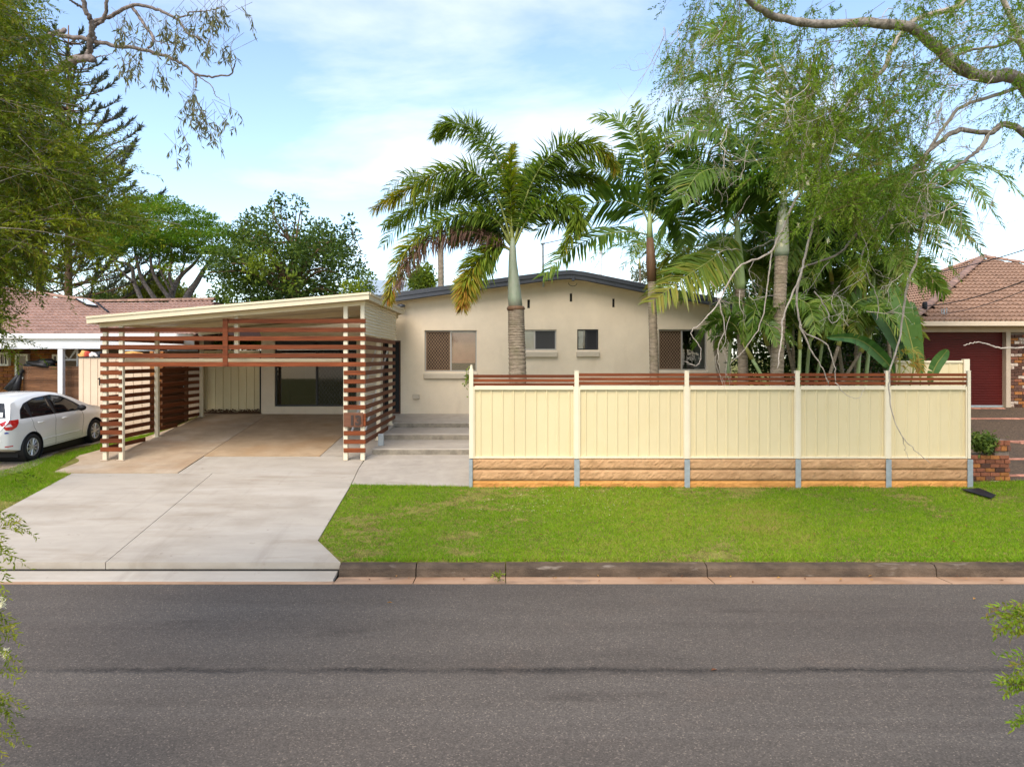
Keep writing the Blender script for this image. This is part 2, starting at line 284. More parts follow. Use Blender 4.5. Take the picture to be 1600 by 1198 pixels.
def asphalt():
    m = mat('asphalt', (0.108, 0.092, 0.077), 0.88, 0.15, 0.9, 0, 0, 0.2, blotch=[((0.085, 0.070, 0.059), 0.5, 0.42, 0.75, 0.65, (0.35, 1.3, 1)), ((0.06, 0.05, 0.042), 1.2, 0.60, 0.72, 0.55, (0.5, 1.6, 1)), ((0.14, 0.10, 0.075), 0.9, 0.60, 0.8, 0.35), ((0.155, 0.135, 0.115), 1.0, 0.5, 0.7, 0.4, (0.05, 1.5, 1)), ((0.07, 0.058, 0.05), 1.4, 0.58, 0.72, 0.5, (0.07, 1.8, 1))], stretch=(0.35, 1.3, 1))
    t = m.node_tree; N = t.nodes; L = t.links; b = N['Principled BSDF']
    col = b.inputs['Base Color'].links[0].from_socket
    geo = N.new('ShaderNodeNewGeometry')
    # stone chips
    v = N.new('ShaderNodeTexVoronoi'); v.inputs['Scale'].default_value = 85; L.new(geo.outputs['Position'], v.inputs['Vector'])
    rr = N.new('ShaderNodeValToRGB'); e = rr.color_ramp.elements
    e[0].position = 0.0; e[0].color = (0.66, 0.66, 0.66, 1); e[1].position = 1.0; e[1].color = (2.0, 1.9, 1.8, 1)
    x = e.new(0.9); x.color = (1.15, 1.13, 1.1, 1); x = e.new(0.97); x.color = (1.65, 1.55, 1.46, 1)
    sepc = N.new('ShaderNodeSeparateColor'); L.new(v.outputs['Color'], sepc.inputs[0]); L.new(sepc.outputs[0], rr.inputs[0])
    mu = N.new('ShaderNodeMixRGB'); mu.blend_type = 'MULTIPLY'; mu.inputs[0].default_value = 1; L.new(col, mu.inputs[1]); L.new(rr.outputs[0], mu.inputs[2])
    # the paving joint along the middle of the road
    sp = N.new('ShaderNodeSeparateXYZ'); L.new(geo.outputs['Position'], sp.inputs[0])
    nz = N.new('ShaderNodeTexNoise'); nz.inputs['Scale'].default_value = 2.6; nz.inputs['Detail'].default_value = 12; nz.inputs['Roughness'].default_value = 0.75; L.new(geo.outputs['Position'], nz.inputs['Vector'])
    def mth(op, a, b_, c=None):
        n = N.new('ShaderNodeMath'); n.operation = op
        for i, q in enumerate((a, b_, c)):
            if q is None: continue
            if isinstance(q, (int, float)): n.inputs[i].default_value = q
            else: L.new(q, n.inputs[i])
        return n.outputs[0]
    off = mth('MULTIPLY_ADD', nz.outputs['Fac'], 0.26, -0.13)
    d = mth('ABSOLUTE', mth('SUBTRACT', mth('ADD', sp.outputs[1], off), 7.22), 0)
    mr = N.new('ShaderNodeMapRange'); mr.inputs[1].default_value = 0.010; mr.inputs[2].default_value = 0.085; mr.inputs[3].default_value = 0.88; mr.inputs[4].default_value = 0.0; L.new(d, mr.inputs[0])
    n4 = N.new('ShaderNodeTexNoise'); n4.inputs['Scale'].default_value = 1.1; n4.inputs['Detail'].default_value = 6; L.new(geo.outputs['Position'], n4.inputs['Vector'])
    m4 = N.new('ShaderNodeMapRange'); m4.inputs[1].default_value = 0.35; m4.inputs[2].default_value = 0.6; m4.inputs[3].default_value = 0.35; L.new(n4.outputs['Fac'], m4.inputs[0])
    n5 = N.new('ShaderNodeTexNoise'); n5.inputs['Scale'].default_value = 28; n5.inputs['Detail'].default_value = 4; L.new(geo.outputs['Position'], n5.inputs['Vector'])
    m5 = N.new('ShaderNodeMapRange'); m5.inputs[1].default_value = 0.3; m5.inputs[2].default_value = 0.6; m5.inputs[3].default_value = 0.25; L.new(n5.outputs['Fac'], m5.inputs[0])
    mk = mth('MULTIPLY', mth('MULTIPLY', mr.outputs[0], m4.outputs[0]), m5.outputs[0])
    mj = N.new('ShaderNodeMixRGB'); L.new(mk, mj.inputs[0]); L.new(mu.outputs[0], mj.inputs[1]); mj.inputs[2].default_value = (0.016, 0.014, 0.013, 1)
    L.new(mj.outputs[0], b.inputs['Base Color'])
    bp = N.new('ShaderNodeBump'); bp.inputs['Strength'].default_value = 0.6; bp.inputs['Distance'].default_value = 0.008
    h = mth('SUBTRACT', sepc.outputs[1], mth('MULTIPLY', mr.outputs[0], 3.0)); L.new(h, bp.inputs['Height']); L.new(bp.outputs[0], b.inputs['Normal'])
    return m
M['asphalt'] = asphalt()
M['turf'] = mat('turf_soil', (0.15, 0.135, 0.03), 0.95, 0.4, 5, 0.5, 40, 0.1, c2=(0.17, 0.16, 0.04), blotch=((0.17, 0.12, 0.05), 1.4, 0.55, 0.75, 0.6))
M['screened'] = mat('screened_dark_pane', (0.016, 0.014, 0.013), 0.7, 0.2, 6, spec=0.08)
M['screened_brown'] = mat('screened_brown_pane', (0.06, 0.038, 0.028), 0.7, 0.3, 6, spec=0.08)
rng = np.random.default_rng(7)
random.seed(5)
# ================================================================ GROUND
YF, YC, YW = 14.4, 16.45, 22.2          # front fence, carport front, house wall
def hgt(X, Y):
    if Y < 2.4: return -0.30
    if Y < 10.57 or (Y < 10.62 and -9.4 < X < -2.45): return -0.62
    base = P(Y) if Y < 22.4 else 1.05 + 0.012 * (min(Y, 80) - 22.4)
    if X < -9.35:
        L_ = np.interp(Y, [10.4, 16.3, 18.8, 24, 80], [-0.27, 0.43, 0.55, 0.9, 1.5])
        k = min(1, max(0, (-9.35 - X) / 0.8)); base = base * (1 - k) + L_ * k
    if X > 9.6:
        R_ = np.interp(Y, [10.4, 14.2, 14.6, 21.4, 24, 80], [-0.27, 0.15, 0.20, 1.29, 1.3, 1.6])
        k = min(1, (X - 9.6) / 0.3); base = base * (1 - k) + R_ * k
    if -0.55 < X < 9.38 and 14.5 < Y < 22.3: base = max(base, 0.72)
    if -9.15 < X < -0.57 and 16.6 < Y < 22.1: base -= 0.3
    return base - 0.012
xs = np.unique(np.concatenate([[-900, -400, -150, -60, -35, -25], np.arange(-18, 18.01, 0.3), [-9.42, -9.38, -2.46, -2.44, -9.35, 9.4, 9.6, 9.62, -0.56, -0.54, -0.58, -9.16, -9.14, 9.37, 9.39], [25, 35, 60, 150, 400, 900]]))
ys = np.unique(np.concatenate([[-60, -20, 0, 2.39, 2.41, 10.42, 10.56, 10.58], [10.61, 10.63], np.arange(10.8, 24.1, 0.3), [14.49, 14.51, 16.59, 16.61, 22.29, 22.31, 26, 30, 40, 60, 80, 150, 400, 1500]]))
gm = MB().grid([[(x, y, hgt(x, y)) for x in xs] for y in ys])
struct(gm.build('ground', M['turf'], smooth=False))

rd = MB().grid([[(x, y, -0.42 + 0.03 * math.sin(math.pi * max(0, min(1, (y - 2.4) / 7.7)))) for x in (-120, -60, -20, -8, 0, 8, 20, 60, 120)] for y in (2.4, 3.5, 5, 6.2, 7.2, 8.2, 9.2, 10.1)])
struct(rd.build('road', M['asphalt'], smooth=True))

# kerb and channel on the lawn side: cast lengths with open joints
xk0 = X_(529, 10.4)
kerb = struct(bpy.data.objects.new('kerb', None)); COL.objects.link(kerb); kerb.location = (5, 10.5, -0.42); W[kerb.name] = Vector(kerb.location)
cuts = [xk0, X_(650, 10.4), X_(790, 10.4), X_(1105, 10.4), X_(1463, 10.4), X_(1790, 10.4), 16, 40]
prof = [(10.46, -0.50), (10.385, -0.43), (10.405, -0.31), (10.425, -0.285), (10.45, -0.272), (10.57, -0.262), (10.58, -0.50)]
for a, b in zip(cuts[:-1], cuts[1:]):
    m = MB(); n = max(2, int((b - a) / 0.12)); rows = []
    for i in range(n + 1):
        x = a + 0.008 + (b - a - 0.016) * i / n
        rows.append([(x, y + rng.normal(0, 0.0025), z + rng.normal(0, 0.003)) for y, z in prof])
    m.grid([r[::-1] for r in rows]); m.f.append(tuple(range(len(prof)))); k = len(m.v); m.f.append(tuple(range(k - len(prof), k))[::-1])
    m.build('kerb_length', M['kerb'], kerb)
ch = struct(bpy.data.objects.new('gutter', None)); COL.objects.link(ch); ch.location = (5, 10.2, -0.42); W[ch.name] = Vector(ch.location)
for a, b in zip(cuts[:-1], cuts[1:]):
    MB().add([(a+.006, 10.04, -0.411), (b-.006, 10.04, -0.411), (b-.006, 10.46, -0.432), (a+.006, 10.46, -0.432), (a+.006, 10.04, -0.55), (b-.006, 10.04, -0.55)], [(0, 1, 2, 3), (0, 4, 5, 1)]).build('channel_length', M['gutter'], ch)
# crossover strip in front of the driveway
m = MB(); rows = []
for x in np.linspace(-9.7, xk0 - 0.02, 60):
    e = min(1, (xk0 - x) / 0.12) if x > xk0 - 0.12 else 1
    rows.append([(x, 10.11, -0.46), (x, 10.11 + .02 * (1 - e), -0.405), (x, 10.15, -0.392), (x, 10.43, -0.352), (x, 10.45, -0.40)])
m.grid([r[::-1] for r in rows]); k = len(m.v); m.f.append((k-1, k-2, k-3, k-4, k-5))
struct(m.build('crossover_strip', M['concrete']))
struct(MB().box(-9.7, xk0, 10.03, 10.13, -0.47, -0.409).build('crossover_edge', M['gutter']))

def slab_poly(pts, name, material, lift=0.012, thick=0.16, parent=None, chk=True):
    m = MB(); m.prism([(p[0], p[1], P(p[1]) + lift) for p in pts], (0, 0, -thick)); 
    m.f = [tuple(f) for f in m.f]
    return m.build(name, material, parent)
def gpoly(*pp): return [G(*p)[:2] for p in pp]
def inset(poly, d):
    c = Vector((sum(p[0] for p in poly) / len(poly), sum(p[1] for p in poly) / len(poly)))
    o = []
    n = len(poly)
    for i in range(n):
        a, b, e = Vector(poly[i-1]), Vector(poly[i]), Vector(poly[(i+1) % n])
        n1 = (b - a).normalized(); n2 = (e - b).normalized()
        p1 = Vector((-n1.y, n1.x)); p2 = Vector((-n2.y, n2.x))
        if p1.dot(c - b) < 0: p1 = -p1
        if p2.dot(c - b) < 0: p2 = -p2
        bis = (p1 + p2); bis = bis.normalized() / max(0.4, math.sqrt((1 + p1.dot(p2)) / 2)) if bis.length > 1e-3 else p1
        o.append(tuple(b + bis * d))
    return o
drive = struct(bpy.data.objects.new('driveway', None)); COL.objects.link(drive); drive.location = G(250, 820); W[drive.name] = Vector(drive.location)
yl = 10.5
def gx(px, Y): # ground x for pixel column at distance Y
    return (X_(px, Y), Y)
J1a, J1b = G(157, 886)[:2], G(332, 740)[:2]           # sawn joint
lipL, lipR = (-9.25, yl), (X_(533, yl), yl)
jj = (J1a[0] + (yl - J1a[1]) / (J1b[1] - J1a[1]) * (J1b[0] - J1a[0]), yl)
A1 = G(497, 845)[:2]; A2 = G(549, 757)[:2]; B1 = G(112, 740)[:2]; B2 = G(332, 740)[:2]
B0 = G(-60, 833)[:2]
for poly in ([lipL, jj, B2, B1, B0], [jj, lipR, A1, A2, G(440, 749)[:2], B2], [B2, G(440, 749)[:2], A2, G(560, 733)[:2]]):
    m_ = inset(poly, 0.006)
    slab_poly(m_, 'driveway_slab', M['concrete'], parent=drive)
slab_poly(inset([B2, G(560, 733)[:2], G(572, 714)[:2], G(318, 714)[:2], G(278, 740)[:2]], 0.006), 'driveway_slab', M['concrete'], parent=drive)
struct(MB().box(-9.7, xk0 + .05, 10.44, 10.52, -0.46, -0.345).build('driveway_lip', M['dark_gap']))
# carport floor: two bays, a side strip and an outer edge strip
fl = struct(bpy.data.objects.new('carport_floor', None)); COL.objects.link(fl); fl.location = G(370, 690); W[fl.name] = Vector(fl.location)
def g2(px, py): return G(px, py)[:2]
cl = [g2(81, 739), g2(278, 739), g2(318, 713), g2(375, 676)]
back = 22.12
xj = cl[2][0] + (back - cl[2][1]) / (cl[3][1] - cl[2][1]) * (cl[3][0] - cl[2][0])
slab_poly(inset([cl[0], cl[1], cl[2], (xj, back), (-9.3, back), (-9.3, 20.2), (-9.55, 18.6), (-10.1, 16.9)], 0.008), 'floor_bay', M['slab'], parent=fl)
xr0 = g2(500, 713); xr1 = g2(537, 680)
xjr = xr0[0] + (back - xr0[1]) / (xr1[1] - xr0[1]) * (xr1[0] - xr0[0])
slab_poly(inset([cl[2], xr0, (xjr, back), (xj, back)], 0.008), 'floor_bay', M['slab_clay'], parent=fl)
slab_poly(inset([xr0, g2(572, 713), g2(583, 711), (-3.13, 19.0), (-3.12, back), (xjr, back)], 0.008), 'floor_bay', M['path'], parent=fl)
# path to the steps
pth = [A2, g2(734, 759), (X_(742, 16.97), 16.97), g2(582, 711), g2(573, 714), g2(560, 733)]
struct(slab_poly(inset(pth, 0.008), 'path', M['path']))
# steps
st = thing('front_steps', (-1.8, 17, 0.45), 'three wide concrete steps up to the dark front door beside the cream fence', 'steps')
for (y0, y1, zb, zt, zt1, xl) in ((16.97, 18.86, 0.40, 0.605, 0.605, X_(582, 16.97)), (18.84, 20.6, 0.55, 0.757, 0.757, X_(600, 18.84)), (20.58, 22.19, 0.7, 0.905, 1.03, X_(609, 20.58))):
    n = 14; m = MB(); xr = -0.55; rows = []
    for i in range(n + 1):
        x = xl + (xr - xl) * i / n; w = abs(rng.normal(0, 0.003))
        rows.append([(x, y0 + w, zb), (x, y0 + w, zt - .025), (x, y0 + .02 + w, zt), (x, y0 + .5, zt + (zt1 - zt) * .3), (x, y1, zt1)])
    m.grid([r[::-1] for r in rows]); m.f.append((0, 1, 2, 3, 4)) ; m.add([(xl, y0, zb), (xl, y1, zb), (xl, y1, zt1), (xl, y0, zt)], [(0, 1, 2, 3)])
    s_ = m.build('step', M['path'], st)
    MB().box(xl + .004, xr, y0 - 0.010, y0 - .002, zb, zt - .022).build('riser', M['step_face'], s_)

# ================================================================ HOUSE
HX0, HX1 = X_(408, YW), X_(1143, YW)
FLOOR = 1.03
house = thing('house', ((HX0 + HX1) / 2, YW + 4, FLOOR - .1), 'single storey beige rendered house with a low charcoal gable roof', 'house')
def ridge_z(X):     # underside of the roof at the front wall
    px = CX + X * FPX / 21.85
    return Z_(np.interp(px, [380, 630, 800, 868, 892, 915, 1013, 1146, 1250], [508, 470, 446.6, 438, 436.5, 439.5, 459.3, 484, 504]), 21.85)
holes = [  # px0, px1, py0, py1 on the wall plane
    (429, 557, 532.5, 635), (598, 626, 532, 646.5), (663.5, 745, 516, 580.5), (801, 869.5, 515, 547), (902, 935, 514.5, 546.5), (1029, 1104.5, 514.5, 578.5),
    (824, 828, 468, 481.5), (890.3, 894.2, 458.2, 471.3), (956.7, 960.6, 466.5, 480)]
HH = [(X_(a, YW), X_(b, YW), Z_(d, YW), Z_(c, YW)) for a, b, c, d in holes]
xb = sorted(set([HX0, HX1] + [v for h in HH for v in h[:2]] + [X_(px, YW) for px in (630, 660, 700, 760, 803, 850, 871, 892, 915, 940, 985, 1017, 1060, 1143)]))
wl = MB()
for x0, x1 in zip(xb[:-1], xb[1:]):
    if x1 - x0 < 1e-4: continue
    xm = (x0 + x1) / 2; cur = 0.7
    for h in sorted([h for h in HH if h[0] < xm < h[1]], key=lambda h: h[2]):
        if h[2] > cur: wl.box(x0, x1, YW, YW + 0.2, cur, h[2])
        cur = h[3]
    t0, t1 = ridge_z(x0) , ridge_z(x1)
    wl.hexa([(x0, YW, cur), (x1, YW, cur), (x1, YW + .2, cur), (x0, YW + .2, cur), (x0, YW, t0), (x1, YW, t1), (x1, YW + .2, t1), (x0, YW + .2, t0)])
# remove inner abutting faces so the render stays one skin
bm = bmesh.new(); vs = [bm.verts.new(v) for v in wl.v]
for f in wl.f: bm.faces.new([vs[i] for i in f])
bmesh.ops.remove_doubles(bm, verts=bm.verts, dist=1e-5)
bm.verts.index_update(); w2 = MB(); w2.v = [tuple(v.co) for v in bm.verts]; w2.f = [tuple(v.index for v in f.verts) for f in bm.faces]; bm.free()
w2.build('wall', M['stucco'], house)
YB = YW + 9
MB().box(HX0 + .002, HX0 + .2, YW + .2, YB, 0.7, ridge_z(HX0) - .05).build('wall', M['stucco'], house)
MB().box(HX1 - .2, HX1 - .002, YW + .2, YB, 0.7, ridge_z(HX1) - .05).build('wall', M['stucco'], house)
MB().box(HX0 + .002, HX1 - .002, YB, YB + .2, 0.7, 3.2).build('wall', M['stucco'], house)
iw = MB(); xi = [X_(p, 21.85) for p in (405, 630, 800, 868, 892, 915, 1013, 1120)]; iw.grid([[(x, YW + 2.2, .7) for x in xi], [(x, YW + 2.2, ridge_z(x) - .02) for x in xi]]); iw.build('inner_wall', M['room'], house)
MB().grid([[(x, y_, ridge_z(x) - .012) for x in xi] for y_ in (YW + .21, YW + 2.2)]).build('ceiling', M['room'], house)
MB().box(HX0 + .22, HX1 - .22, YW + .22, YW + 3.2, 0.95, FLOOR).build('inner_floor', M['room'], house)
# roof: two sheets following the barge line, with charcoal barge boards
XR = X_(892, 21.85)
def roof_top(X): return ridge_z(X) + 0.265
rf = MB(); xs_ = [X_(p, 21.85) for p in (360, 500, 630, 715, 800, 868, 880, 892, 904, 915, 1013, 1066, 1146, 1200)]
rf.grid([[(x, y, roof_top(x) - .02) for x in xs_] for y in (21.80, YB + .6)])
rf.grid([[(x, y, ridge_z(x) + .004) for x in xs_[::-1]] for y in (21.86, YB + .6)])
roof = rf.build('roof', M['charcoal'], house)
bb = MB(); bb.grid([[(x, 21.78, ridge_z(x) + .02) for x in xs_], [(x, 21.78, roof_top(x)) for x in xs_], [(x, 21.92, roof_top(x)) for x in xs_]][::-1])
bb.grid([[(x, 21.78, ridge_z(x) + .02) for x in xs_], [(x, 21.83, ridge_z(x) + .02) for x in xs_]])
bb.build('barge_board', M['charcoal'], roof)
cp = MB(); cp.grid([[(x, 21.755, ridge_z(x) + .15) for x in xs_], [(x, 21.755, roof_top(x) + .015) for x in xs_], [(x, 21.95, roof_top(x) + .015) for x in xs_]][::-1])
cp.grid([[(x, 21.755, ridge_z(x) + .15) for x in xs_], [(x, 21.785, ridge_z(x) + .15) for x in xs_]])
cp.build('barge_capping', M['charcoal'], roof)
ev = MB(); ev.grid([[(x, 21.83, ridge_z(x) + .0) for x in xs_], [(x, 22.25, ridge_z(x) + .0) for x in xs_]]); ev.build('eave_lining', M['eave'], house)

def grille(x0, x1, z0, z1, y, pitch, w, material, parent):
    m = MB(); W_, H_ = x1 - x0, z1 - z0; s = 1.35      # diamond taller than wide
    for sg in (1, -1):
        c = -H_ / s
        while c < W_ + H_ / s:
            pts = []
            xa, xb_ = (c, c + H_ / s) if sg > 0 else (c + H_ / s, c)
            # clip the bar to the frame
            t0, t1 = 0.0, 1.0
            dx = xb_ - xa
            for lim, sign in ((0, 1), (W_, -1)):
                fa, fb = sign * (xa - lim), sign * (xb_ - lim)
                if fa < 0 and fb < 0: t0 = 2; break
                if fa < 0: t0 = max(t0, -fa / (fb - fa))
                if fb < 0: t1 = min(t1, fa / (fa - fb))
            if t0 < t1:
                a = Vector((x0 + xa + dx * t0, y, z0 + H_ * t0)); b = Vector((x0 + xa + dx * t1, y, z0 + H_ * t1))
                if (b - a).length > 0.02:
                    d = (b - a).normalized(); q = Vector((-d.z, 0, d.x)) * w / 2; yy = Vector((0, 0.003 * (1 if sg > 0 else 2), 0))
                    m.add([a - q + yy, b - q + yy, b + q + yy, a + q + yy], [(0, 1, 2, 3)])
            c += pitch
    return m.build('security_grille', material, parent, kind='stuff')
def frame_rect(m, x0, x1, z0, z1, y0, y1, t):
    m.box(x0, x0 + t, y0, y1, z0, z1); m.box(x1 - t, x1, y0, y1, z0, z1); m.box(x0 + t, x1 - t, y0, y1, z0, z0 + t); m.box(x0 + t, x1 - t, y0, y1, z1 - t, z1); return m
def window(h, split, grille_left, frame, gr, gp=.085, blind=None, sill=True, dark=False, lab=None, y_in=0.07, gw=.013):
    x0, x1, z0, z1 = h; y = YW + y_in; e = .004
    o = frame_rect(MB(), x0 + e, x1 - e, z0 + e, z1 - e, y, y + .06, .035)
    xs0 = x0 + (x1 - x0) * split; o.box(xs0 - .022, xs0 + .022, y - .008, y + .05, z0 + .04, z1 - .04)
    win = o.build('window', frame, house)
    if lab: win['label'] = lab
    for k_, (a, b) in enumerate(((x0 + .036, xs0 - .022), (xs0 + .022, x1 - .036))):
        scr = grille_left is not None and k_ == (0 if grille_left else 1)
        MB().box(a, b, y + .028, y + .034, z0 + .036, z1 - .036).build('pane', (M['screened_brown'] if gr is M['bronze'] else M['screened']) if scr else M['glass'], win)
    if grille_left is not None:
        a, b = ((x0 + .036, xs0 - .024), (xs0 + .024, x1 - .036))[0 if grille_left else 1]
        fr = frame_rect(MB(), a, b, z0 + .036, z1 - .036, y - .004, y + .012, .02).build('screen_frame', gr, win)
        grille(a + .02, b - .02, z0 + .056, z1 - .056, y + .002, gp, gw, gr, win)
    if sill:
        xa, xb2 = x0 - .03, x1 + .03
        MB().cbox(xa, xb2, YW - .075, YW + .02, z0 - .22, z0 - .055, .012).build('sill', M['sill'], win)
        MB().add([(xa, YW - .06, z0 - .06), (xb2, YW - .06, z0 - .06), (xb2, YW + .07, z0 - .004), (xa, YW + .07, z0 - .004)], [(0, 1, 2, 3)]).build('sill_slope', M['sill'], win)
    if blind:
        mt, a, b, za = blind
        bl = MB(); z = z1 - .06
        while z > za: bl.add([(a, y + .085, z), (b, y + .085, z), (b, y + .07, z - .034), (a, y + .07, z - .034)], [(0, 1, 2, 3)]); z -= .032
        bl.build('blind', mt, win)
    return win
h = HH[2]; window(h, 0.50, True, M['alu'], M['bronze'], .088, (M['blind'], h[0] + (h[1] - h[0]) * .5, h[1] - .05, h[2] + .28), lab='aluminium sliding window with bronze diamond grille and salmon blind')
h = HH[3]; window(h, 0.50, False, M['alu'], M['grille_grey'], .075, (M['curtain'], h[0] + .05, h[0] + (h[1] - h[0]) * .56, h[2] + .03))
h = HH[4]; window(h, 0.42, False, M['alu_dark'], M['grille_dark'], .075, (M['curtain'], h[0] + .05, h[0] + (h[1] - h[0]) * .3, h[2] + .03), lab='small black framed window with half mesh screen')
h = HH[5]; window(h, 0.49, True, M['alu'], M['bronze'], .088, None, lab='sliding window with bronze diamond grille behind the palm trunks')
for h in HH[6:9]: MB().box(h[0], h[1], YW + .10, YW + .13, h[2], h[3]).build('wall_vent', M['black'], house)
# sliding door under the carport
h = HH[0]; y = YW + .06
sd = frame_rect(MB(), h[0] + .003, h[1] - .003, h[2] + .003, h[3] - .003, y, y + .09, .05)
xm = X_(494, YW); sd.box(xm - .03, xm + .03, y, y + .06, h[2] + .05, h[3] - .05)
sdo = sd.build('sliding_door', M['alu_dark'], house)
MB().box(h[0] + .05, xm - .03, y + .03, y + .036, h[2] + .05, h[3] - .05).build('pane', M['glass_smoke'], sdo)
MB().box(xm + .03, h[1] - .05, y + .045, y + .05, h[2] + .05, h[3] - .05).build('pane', M['glass_dark'], sdo)
grille(xm + .03, h[1] - .05, h[2] + .05, h[3] - .05, y + .012, .11, .008, M['grille_dark'], sdo)
MB().box(h[0] + .02, h[1] - .02, YW + .06, YW + .15, h[3] - .14, h[3] - .052).build('door_head', M['alu_dark'], sdo)
MB().box(h[0] + .5, h[0] + 1.0, YW + 1.6, YW + 1.62, 2.0, 2.6).build('wall_picture', M['curtain'], sdo)
MB().box(h[0] + .15, h[0] + 1.3, YW + 1.2, YW + 1.7, 1.10, 1.5).build('inside_cabinet', M['taupe'], sdo)
# front door
h = HH[1]
fd = MB().box(h[0] + .003, h[1] - .003, YW + .12, YW + .16, h[2], h[3] - .003).build('front_door', M['black'], house)
frame_rect(MB(), h[0] + .002, h[1] - .002, h[2] + .002, h[3] - .002, YW + .04, YW + .12, .045).build('door_frame', mat('door_frame_brown', (0.09, 0.045, 0.03), 0.6), fd)
# tap box, flood light, ridge bracket, service masts
MB().cbox(X_(645, YW), X_(655.5, YW), YW - .07, YW, Z_(623, YW), Z_(615.5, YW), .008).build('wall_socket_box', M['sill'], house)
c = at(627, 478, 21.95)
MB().lathe([(0.0, -.05), (.10, -.04), (.13, .0), (.10, .05), (0, .07)], c, 14).build('flood_light', M['charcoal'], house, True)
c = at(895, 441, 21.75)
MB().tube([c + Vector((.13 * math.cos(a), 0, .10 * math.sin(a) - .02)) for a in np.linspace(-.1, -3.2, 12)], .008, 5).build('cable_loop', M['wire'], house)
MB().cbox(c.x - .03, c.x + .06, c.y - .01, c.y + .06, c.z + .04, c.z + .19, .01).build('cable_bracket', M['charcoal'], house)
p0, p1 = at(849, 438, 22.0), at(848, 380, 22.0)
mast = thing('service_mast', p0, 'galvanised service mast with a cable bracket on the house roof', 'mast')
MB().tube([p0 - Vector((0, 0, .2)), p1], .035, 10).build('pole', M['galv'], mast)
MB().tube([p1 - Vector((.06, .05, .03)), p1 + Vector((.07, 0, .0))], .03, 8).build('insulator', M['galv'], mast)
MB().cbox(p0.x - .06, p0.x + .06, p0.y - .06, p0.y + .06, p0.z - .06, p0.z + .12, .01).build('base_bracket', M['galv'], mast)
p0, p1 = at(938.5, 440, 27), at(938.5, 396, 27)
m = MB(); m.tube([p0 - Vector((0, 0, .9)), p1], .05, 10); m.lathe([(.05, 0), (.08, .01), (.08, .1), (0, .13)], p1, 10)
tag(m.build('vent_pipe', M['white_paint']), 'pale vent pipe rising behind the roof ridge of the beige house', 'pipe')

# ================================================================ CARPORT
XL, XRt = -9.205, -3.236
car = thing('carport', (-6.2, 19, P(19)), 'double carport with cream skillion roof and red brown timber slat screens', 'carport')
zt_l, zt_r = 3.71, 4.26; xl_r, xr_r = -9.445, -3.03
def rz(x): return zt_l + (zt_r - zt_l) * (x - xl_r) / (xr_r - xl_r)
def cpost(x, y, z1=None, w=.10, z0=None):
    z0 = P(y) + .012 if z0 is None else z0; z1 = rz(x) - .24 if z1 is None else z1
    o = MB().cbox(x - w/2, x + w/2, y - w/2, y + w/2, z0, z1, .008).build('post', M['cream_post'], car); return o
lp = [(XL + .0, YC), (-8.83, YC), (XL, 18.9), (XL, 21.7)]
rp_ = [(-3.63, YC), (XRt + .0, YC), (XRt, 18.55), (XRt, 20.5)]
for x, y in lp + rp_:
    cpost(x, y)
    if x < -8 or y > 17: pl = MB().cbox(x - .085, x + .085, y - .085, y + .085, P(y) + .004, P(y) + .03, .006).build('base_plate', M['taupe'] if y < 17 and x < -8 else M['cream_post'], car)
xh = X_(370, YC + .12); cpost(xh, YC + .12, z0=Z_(552, YC + .12))
# roof sheet (ribbed across), fascias, beams
m = MB(); rows = []; yv = []
yv_ = np.arange(16.15, 21.75, 0.19)
prof_y = []
for y in yv_: prof_y += [(y, 0), (y + .11, 0), (y + .13, .035), (y + .17, .035)]
m.grid([[(x, y, rz(x) - .10 + dz) for (y, dz) in prof_y] for x in (xl_r + .05, -7.3, -5.2, xr_r - .05)])
m.build('roof_sheet', M['cream'], car)
def bar(name, a, b, h, d, material, parent=car):   # plank from a to b (top edge), height h, depth d along +y
    a, b = Vector(a), Vector(b)
    return MB().hexa([(a.x, a.y, a.z - h), (b.x, b.y, b.z - h), (b.x, b.y + d, b.z - h), (a.x, a.y + d, a.z - h), a, b, (b.x, b.y + d, b.z), (a.x, a.y + d, a.z)]).build(name, material, parent)
bar('front_fascia', (xl_r, 16.10, zt_l), (xr_r, 16.10, zt_r), .15, .05, M['cream'])
bar('front_fascia_lip', (xl_r - .002, 16.075, zt_l + .012), (xr_r + .002, 16.075, zt_r + .012), .05, .10, M['cream'])
MB().hexa([(xr_r - .05, 16.15, zt_r - .153), (xr_r - .003, 16.15, zt_r - .153), (xr_r - .003, 21.8, zt_r - .153), (xr_r - .05, 21.8, zt_r - .153), (xr_r - .05, 16.15, zt_r - .003), (xr_r - .003, 16.15, zt_r - .003), (xr_r - .003, 21.8, zt_r - .003), (xr_r - .05, 21.8, zt_r - .003)]).build('side_fascia', M['cream'], car)
MB().box(xr_r - .052, xr_r + .03, 16.18, 21.8, zt_r - .04, zt_r + .012).build('side_fascia_lip', M['cream'], car)
MB().box(xl_r + .001, xl_r + .05, 16.15, 21.8, zt_l - .155, zt_l - .002).build('side_fascia', M['cream'], car)
bar('rear_fascia', (xl_r, 21.8, zt_l), (xr_r, 21.8, zt_r), .15, .05, M['cream'])
bar('front_beam', (XL - .12, 16.40, rz(XL - .12) - .145), (XRt + .06, 16.40, rz(XRt + .06) - .145), .10, .06, M['cream'])
bar('rear_beam', (XL - .06, 21.60, rz(XL) - .145), (XRt + .06, 21.60, rz(XRt) - .145), .12, .06, M['cream'])
bar('mid_beam', (XL - .06, 18.87, rz(XL) - .145), (XRt + .06, 18.87, rz(XRt) - .145), .12, .06, M['cream'])
